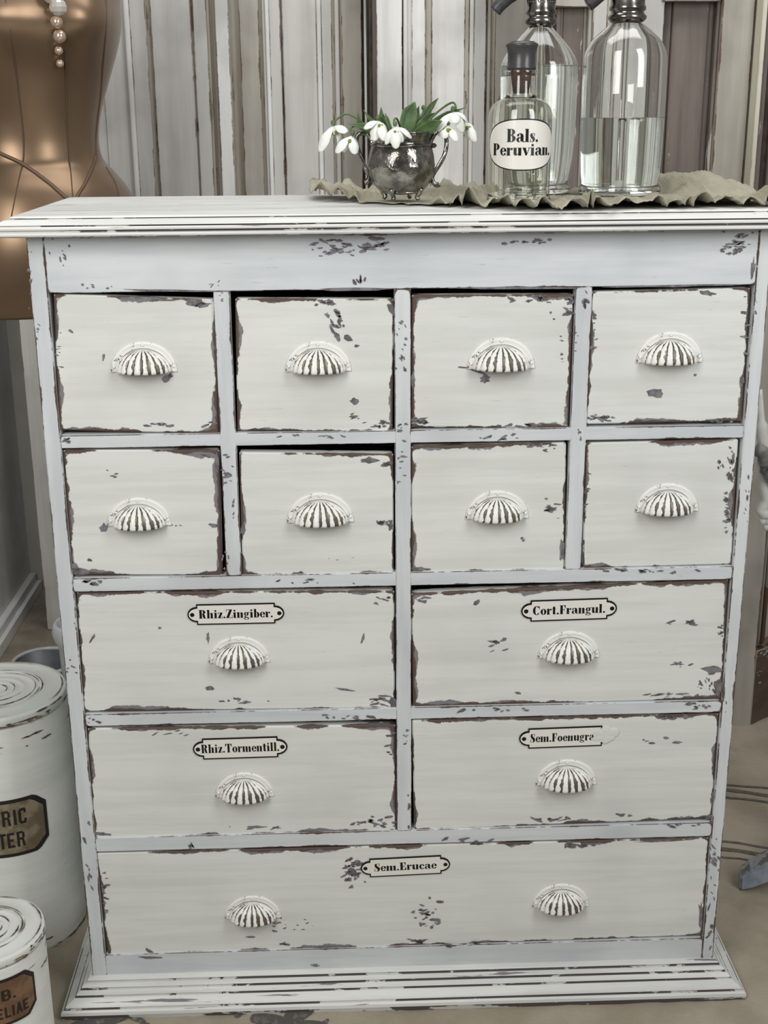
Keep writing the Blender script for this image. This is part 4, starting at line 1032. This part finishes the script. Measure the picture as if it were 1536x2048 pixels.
lathe(bm, [(0, co[0][1])]+co+[(r-.0016, z) for r, z in co[::-1]]+[(0, co[0][1]+.0016)], CUP, 64)
bm_obj('bowl', bm, HAM, cup, smooth=True, wear=False)
bm = bmesh.new()
for (y, w, rr) in ((290, 116, .0022), (265, 124, .0014), (383, 74, .0020)):
    bm = bmesh.new(); r_ = ww(y, w); tube(bm, [CUP+Vector((r_*math.cos(2*PI*k/48), r_*math.sin(2*PI*k/48), zz(y))) for k in range(49)], rr, 8, cap=False)
    bm_obj('rim_band', bm, HAM, cup, smooth=True, wear=False)
for a in (-118, -35, 62, 150):
    ca, sa = math.cos(math.radians(a)), math.sin(math.radians(a))
    rd = Vector((ca, sa, 0)); r1 = ww(378, 88)
    bm = bmesh.new()
    tube(bm, spline([CUP+rd*r1*1.02+Vector((0, 0, zz(376))), CUP+rd*r1*.95+Vector((0, 0, zz(386))), CUP+rd*r1*.82+Vector((0, 0, .006)), CUP+rd*r1*.92+Vector((0, 0, .0026))], 12), [.0042, .0040, .0036, .0032, .003, .003, .0028, .0027, .0027, .0028, .0028, .0027, .0024], 10)
    bm_obj('foot', bm, HAM, cup, smooth=True, wear=False)
for sgn in (1, -1):
    bm = bmesh.new()
    if sgn == 1: px = [(852, 300), (858, 291), (862, 282), (870, 268), (882, 262), (891, 270), (893, 290), (888, 312), (877, 332), (868, 346), (864, 355), (867, 366), (874, 370), (879, 368)]; yo = 0
    else: px = [(752, 300), (747, 290), (741, 275), (728, 266), (716, 270), (713, 284), (718, 304), (726, 324), (732, 340), (738, 352), (735, 363), (729, 366)]; yo = 0
    P3 = spline([at(x, y, 1, CUP.y+yo) for x, y in px], 40)
    tube(bm, P3, [.0030]*6+[.0022]*29+[.0026]*6, 10, flat=1.3)
    if sgn == 1: ball(bm, at(866, 291, 1, CUP.y), .0032, 1.5, 1, 1)
    bm_obj('handle', bm, HAM, cup, smooth=True, wear=False)

# ---------------------------------------------------------------- snowdrops
PET = simple('snowdrop_white', (240, 241, 236), .55, col2=(228, 231, 222), scale=60)
_b = PET.node_tree.nodes['Principled BSDF']; _b.inputs['Subsurface Weight'].default_value = .15; _b.inputs['Subsurface Radius'].default_value = (.004, .004, .003)
GRN = simple('stem_green', (92, 112, 66), .5, col2=(72, 94, 52), scale=60); LFG = simple('leaf_green', (62, 88, 46), .45, col2=(86, 112, 66), scale=40); MARK = simple('green_mark', (112, 130, 50), .5, col2=(136, 148, 70), scale=200)
def petal(a, b, w, out, root, bend=.18):
    a = Vector(a); b = Vector(b); L_ = (b-a).length; t = (b-a).normalized()
    side = t.cross(Vector(out)).normalized(); nrm = side.cross(t).normalized()
    bm = bmesh.new(); n, m = 14, 8; g = []
    for i in range(n+1):
        s = i/n; hw = w*(math.sin(PI*min(1, (s*.86+.07)))**.75)*(.42+.58*min(1, s/.6))
        if s > .97: hw *= .5
        row = []
        for j in range(m+1):
            q = -1+2*j/m
            p = a+t*L_*s+side*hw*q+nrm*(L_*bend*math.sin(PI*s)-hw*.55*q*q)
            row.append(bm.verts.new(p))
        g.append(row)
    for i in range(n):
        for j in range(m): bm.faces.new([g[i][j], g[i][j+1], g[i+1][j+1], g[i+1][j]])
    bmesh.ops.recalc_face_normals(bm, faces=bm.faces)
    geo = bmesh.ops.extrude_face_region(bm, geom=list(bm.faces))
    for v in geo['geom']:
        if isinstance(v, bmesh.types.BMVert): v.co -= nrm*.0005
    bm_obj('petal', bm, PET, root, smooth=True, wear=False)
def snowdrop(label, node, Yn, tips, stem, wpx_=11, inner=None, mark=True):
    """node: where the petals start; tips: (x, y, depth offset); stem: pixel polyline with depths down into the bowl"""
    A = at(node[0], node[1], 1, Yn); sc = .00069
    base = at(stem[-1][0], stem[-1][1], 1, stem[-1][2])
    root = thing('snowdrop', label, 'flower', base, 'snowdrops in the pewter bowl')
    for i, (x, y, dy) in enumerate(tips):
        B = at(x, y, 1, Yn+dy); mid = (A+B)/2
        cen = sum((at(q[0], q[1], 1, Yn+q[2]) for q in tips), Vector((0, 0, 0)))/len(tips)
        out = (B-cen)+Vector((0, -.010, .004))
        petal(A, B, wpx_*sc, out, root)
    ip = inner or (sum(t[0] for t in tips)/len(tips), sum(t[1] for t in tips)/len(tips))
    C = at(node[0]+(ip[0]-node[0])*.62, node[1]+(ip[1]-node[1])*.62, 1, Yn-.001)
    ax_ = (C-A); ln = ax_.length; t = ax_.normalized(); n1 = t.orthogonal().normalized(); n2 = t.cross(n1)
    bm = bmesh.new(); rg = []; pr = [(.06, .2), (.25, .52), (.55, .72), (.85, .78), (1.0, .72)]
    for (s, rr) in pr: rg.append([bm.verts.new(A+t*ln*s+(n1*math.cos(2*PI*k/14)+n2*math.sin(2*PI*k/14))*rr*.0056) for k in range(14)])
    for p, q in zip(rg, rg[1:]):
        for k in range(14): bm.faces.new([p[k], p[(k+1) % 14], q[(k+1) % 14], q[k]])
    bm_obj('inner_cup', bm, PET, root, smooth=True, wear=False)
    if mark:
        bm = bmesh.new()
        for k in (0, 1, 2):
            a_ = 2*PI*k/3+.6; pos = A+t*ln*.86+(n1*math.cos(a_)+n2*math.sin(a_))*.0046
            ball(bm, pos, .0020, 1, 1, .9, 0, 8, 6)
        ball(bm, A+t*ln*.80+Vector((0, -.0052, 0)), .0024, .9, 1, 1.2, 0, 8, 6)
        bm_obj('green_mark', bm, MARK, root, smooth=True, wear=False)
    bm = bmesh.new(); up = A-t*.004; ball(bm, up, .0029, 1, 1, 1.25, 0, 10, 8); bm_obj('ovary', bm, GRN, root, smooth=True, wear=False)
    bm = bmesh.new(); tube(bm, spline([up]+[at(x, y, 1, Y) for x, y, Y in stem], 26), [.0009]*4+[.0013]*23, 8)
    bm_obj('stem', bm, GRN, root, smooth=True, wear=False)
Y0 = CUP.y
snowdrop('leftmost snowdrop bloom drooping beyond the left handle of the bowl', (668, 252), Y0-.01, [(638, 303, -.004), (695, 263, -.012), (682, 292, .01), (650, 276, .012)], [(672, 240, Y0-.01), (692, 228, Y0-.008), (715, 238, Y0-.004), (745, 262, Y0), (775, 292, Y0+.01)], 12, (676, 278))
snowdrop('snowdrop bloom in front of the left handle with its petals spread', (703, 272), Y0-.022, [(671, 305, -.004), (685, 303, .008), (711, 308, -.008), (717, 298, .01)], [(700, 258, Y0-.02), (712, 252, Y0-.016), (735, 262, Y0-.008), (770, 296, Y0)], 11, (696, 292))
snowdrop('snowdrop bloom over the left rim of the bowl with one petal stretched out left', (757, 242), Y0-.040, [(727, 256, -.004), (747, 281, -.006), (770, 281, -.01), (776, 268, .006)], [(760, 234, Y0-.038), (768, 240, Y0-.03), (780, 272, Y0-.012), (790, 300, Y0)], 11, (760, 262))
snowdrop('lowest snowdrop bloom hanging over the front rim of the bowl', (790, 254), Y0-.050, [(770, 288, -.002), (779, 286, .004), (792, 297, -.012), (806, 284, -.004), (824, 275, .002)], [(788, 240, Y0-.048), (794, 238, Y0-.036), (802, 262, Y0-.014), (806, 300, Y0)], 10, (790, 276))
snowdrop('topmost snowdrop bloom of the right cluster beside the labelled bottle', (908, 224), Y0-.015, [(908, 246, -.012), (872, 262, -.002), (928, 264, .0), (936, 244, .012)], [(912, 216, Y0-.012), (905, 205, Y0-.008), (880, 220, Y0), (850, 250, Y0+.004), (822, 292, Y0+.01)], 12, (918, 252))
snowdrop('snowdrop bloom below the topmost one, above the right handle of the bowl', (896, 252), Y0-.020, [(886, 276, -.006), (915, 282, -.008), (900, 274, .008), (876, 270, .008)], [(890, 244, Y0-.016), (872, 244, Y0-.008), (846, 262, Y0), (818, 296, Y0+.008)], 10, (895, 268))
snowdrop('rightmost snowdrop bloom hanging toward the labelled bottle', (930, 244), Y0+.005, [(948, 264, -.002), (952, 284, -.006), (936, 280, .006)], [(925, 232, Y0+.005), (914, 224, Y0+.006), (884, 236, Y0+.008), (850, 262, Y0+.012), (812, 294, Y0+.014)], 9, (938, 268))
snowdrop('closed pale snowdrop bud at the back of the bowl between the leaves', (846, 222), Y0+.025, [(836, 246, -.002), (842, 250, .004), (848, 244, 0)], [(850, 214, Y0+.024), (846, 226, Y0+.02), (832, 262, Y0+.014), (812, 296, Y0+.01)], 9, mark=False)
def leaf_(label, pts, w, Y):
    P3 = spline([at(x, y, 1, Y+dy) for x, y, dy in pts], 18); bm = bmesh.new(); rows_ = []
    for i, p in enumerate(P3):
        t = (P3[min(i+1, 18)]-P3[max(i-1, 0)]).normalized(); s = t.cross(Vector((0.25, -1, 0.1))).normalized(); n_ = s.cross(t)
        u = i/18; hw = w*.00069*(.75+.5*math.sin(PI*u*.8))*(1 if u < .72 else max(.12, 1-(u-.72)/.28*.9))
        rows_.append([bm.verts.new(p+s*hw*q-n_*hw*.35*(1-q*q)) for q in (-1, -.5, 0, .5, 1)])
    for a, b in zip(rows_, rows_[1:]):
        for k in range(4): bm.faces.new([a[k], a[k+1], b[k+1], b[k]])
    bmesh.ops.recalc_face_normals(bm, faces=bm.faces)
    geo = bmesh.ops.extrude_face_region(bm, geom=list(bm.faces))
    for v in geo['geom']:
        if isinstance(v, bmesh.types.BMVert): v.co.y += .0009
    o = bm_obj('snowdrop_leaf', bm, LFG, None, P3[0], smooth=True, wear=False)
    tag(o, label, 'leaf', 'snowdrop leaves in the pewter bowl')
leaf_('broad dark snowdrop leaf standing in the middle of the bowl', [(806, 292, 0), (812, 262, 0), (820, 230, .002), (830, 204, .006)], 13, Y0)
leaf_('narrow snowdrop leaf just right of the broad middle leaf', [(812, 292, 0), (822, 262, 0), (832, 232, .004), (838, 212, .006)], 5, Y0+.008)
leaf_('tall thin snowdrop leaf leaning up right from the bowl', [(816, 292, 0), (838, 250, 0), (860, 216, .002), (877, 196, .004)], 4.5, Y0+.012)
leaf_('long snowdrop leaf arching far right over the topmost bloom', [(820, 294, 0), (850, 258, 0), (890, 232, .0), (928, 216, -.004)], 5, Y0-.006)
leaf_('wide low snowdrop leaf lying toward the right rim of the bowl', [(812, 292, 0), (838, 266, -.006), (862, 252, -.014), (884, 242, -.02)], 9, Y0-.012)
leaf_('short snowdrop leaf behind the low right leaf', [(812, 296, 0), (832, 264, 0), (852, 240, .004), (870, 226, .006)], 7, Y0+.004)
leaf_('narrow upright snowdrop leaf left of the front bloom', [(786, 296, 0), (772, 268, 0), (764, 240, -.002), (762, 214, -.004)], 5, Y0-.004)
leaf_('thin snowdrop leaf tilting left behind the left bloom cluster', [(784, 296, 0), (768, 270, 0), (748, 248, .002), (727, 220, .004)], 4, Y0+.008)
leaf_('short pointed snowdrop leaf at the left rim of the bowl', [(782, 296, 0), (752, 272, 0), (728, 254, -.004), (696, 248, -.01)], 4.5, Y0-.014)
leaf_('small upright snowdrop leaf over the left handle', [(782, 296, 0), (752, 270, 0), (722, 252, -.004), (715, 224, -.01)], 4.5, Y0-.012)
leaf_('dark strap shaped snowdrop leaf between the two front blooms', [(792, 296, 0), (782, 262, 0), (774, 240, 0), (770, 226, .002)], 3.5, Y0-.010)

# ---------------------------------------------------------------- small things at the left behind the chest
ZINC = simple('zinc', (110, 112, 116), .42, .7, col2=(86, 88, 92), scale=12)
ENW = simple('pale_enamel', (196, 198, 198), .3, col2=(180, 182, 184), scale=8)
TY = .95
tc_ = at(90, 1322, 1, TY); rt = tc_.x-ax(26, 1322, TY); ht = tc_.z+.0
tub = thing('zinc_bucket', 'small grey zinc bucket with a rolled rim behind the larger canister', 'bucket', (tc_.x, TY, 0))
bm = bmesh.new(); c0 = Vector((tc_.x, TY, .006))
lathe(bm, [(0, 0), (rt*.80, 0), (rt*.82, .004), (rt*.97, ht-.006), (rt*.95, ht-.006), (rt*.79, .006), (0, .006)], c0, 48)
bm_obj('body', bm, ZINC, tub, smooth=True, wear=False)
bm = bmesh.new(); tube(bm, [c0+Vector((rt*math.cos(2*PI*k/48), rt*math.sin(2*PI*k/48), ht-.006)) for k in range(49)], .0042, 10, cap=False)
bm_obj('rolled_rim', bm, ENW, tub, smooth=True, wear=False)
JY = .43; jl = ax(105, 1268, JY); jr = .045; zj = az(110, 1268, JY)
bm = bmesh.new(); jc = Vector((jl+jr, JY, .006))
lathe(bm, [(0, 0), (jr*.55, 0), (jr*.6, .004), (jr*.72, zj*.3), (jr*.74, zj*.75), (jr*.80, zj-.026), (jr*.93, zj-.014), (jr, zj), (jr*.94, zj+.012), (jr*.86, zj+.017), (jr*.80, zj+.015), (jr*.70, zj-.02), (jr*.66, zj*.5), (0, .01)], jc, 48)
o = bm_obj('enamel_jug', bm, ENW, None, jc, smooth=True, wear=False)
tag(o, 'pale enamel jug mostly hidden behind the left side of the chest', 'jug')

# ---------------------------------------------------------------- carved stand at the right edge
WHC = paint('carved_white', (226, 224, 216), (204, 202, 196), under=(120, 112, 106), under2=(96, 80, 68), wear=.0, amp=0, patch=0, chips=.66, chipscale=(40, 40, 40), streak=(20, 20, 20))
BLG = simple('blue_grey_foot', (158, 166, 178), .5, col2=(138, 146, 158), scale=40)
SY = .24
st = thing('carved_stand', 'white carved wooden stand with a blue-grey splayed foot at the right edge', 'stand', (ax(1560, 1740, SY), SY, 0))
p0 = at(1480, 1783, 2, .004)
def pz(x, y, dy=0): return at(x, y, 1, SY+dy)
bm = bmesh.new()
A = pz(1478, 1768); A.z = .018
B = pz(1545, 1716, .0)+Vector((.02, 0, .0)); d = (B-A)
secs = []
for t, hw, hh in ((0, .017, .013), (.25, .021, .017), (1, .023, .021), (2.6, .026, .026)):
    c = A+d*t
    secs.append([bm.verts.new(c+Vector((s1*hw*.25, s1*hw, s2*hh))) for s1, s2 in ((-1, -1), (1, -1), (1, 1), (-1, 1))])
for a, b in zip(secs, secs[1:]):
    for k in range(4): bm.faces.new([a[k], a[(k+1) % 4], b[(k+1) % 4], b[k]])
bm.faces.new(secs[0]); bm.faces.new(secs[-1][::-1])
bmesh.ops.recalc_face_normals(bm, faces=bm.faces)
for f in bm.faces:
    if f.normal.z > .4: f.material_index = 1
bmesh.ops.bevel(bm, geom=list(bm.edges), offset=.003, segments=2, affect='EDGES')
bm_obj('foot', bm, [BLG, simple('worn_foot_top', (150, 148, 144), .7, col2=(104, 100, 98), scale=60, lo=.45, hi=.55)], st, wear=False)
hub = A+d*2.6
bm = bmesh.new(); lathe(bm, [(0, 0), (.03, 0), (.036, .02), (.026, .06), (.022, .2), (.030, .3), (.02, .4), (.018, .58), (.03, .62), (.045, .64), (0, .645)], Vector((hub.x+.012, hub.y, hub.z-.03)), 24)
bm_obj('column', bm, WHC, st, smooth=True, wear='plain')
topc = Vector((hub.x+.012, hub.y, hub.z+.50))
bm = bmesh.new()
tube(bm, spline([pz(1517, 780), pz(1522, 840), pz(1527, 885), pz(1545, 940), topc-Vector((0, 0, .08))], 20), [.0055]*6+[.009]*15, 10)
bm_obj('branch', bm, WHC, st, smooth=True, wear='plain')
bm = bmesh.new()
tube(bm, spline([pz(1514, 900, -.01), pz(1526, 905, -.01), pz(1538, 930, -.01), pz(1560, 965, -.01), topc-Vector((0, .01, .10))], 14), [.010]*5+[.013]*10, 8)
bm_obj('bracket', bm, simple('worn_grey', (142, 140, 136), .7, col2=(112, 110, 106), scale=60), st, smooth=True, wear=False)
bm = bmesh.new()
tube(bm, spline([pz(1521, 925), pz(1527, 960), pz(1534, 1000), pz(1540, 1030), Vector((topc.x, topc.y, pz(1540, 1040).z))], 14), [.006]*4+[.009]*11, 10)
bm_obj('branch', bm, WHC, st, smooth=True, wear='plain')
for (x, y, r_, s) in ((1526, 1040, 8, 1.3), (1530, 1022, 8, 1), (1522, 1036, 5, 1), (1534, 1054, 8, 1), (1538, 1040, 11, 1.2)):
    bm = bmesh.new(); ball(bm, pz(x, y), r_*.00075, 1.1, .8, s, 0, 12, 8); bm_obj('carved_leaf', bm, WHC, st, smooth=True, wear='plain')
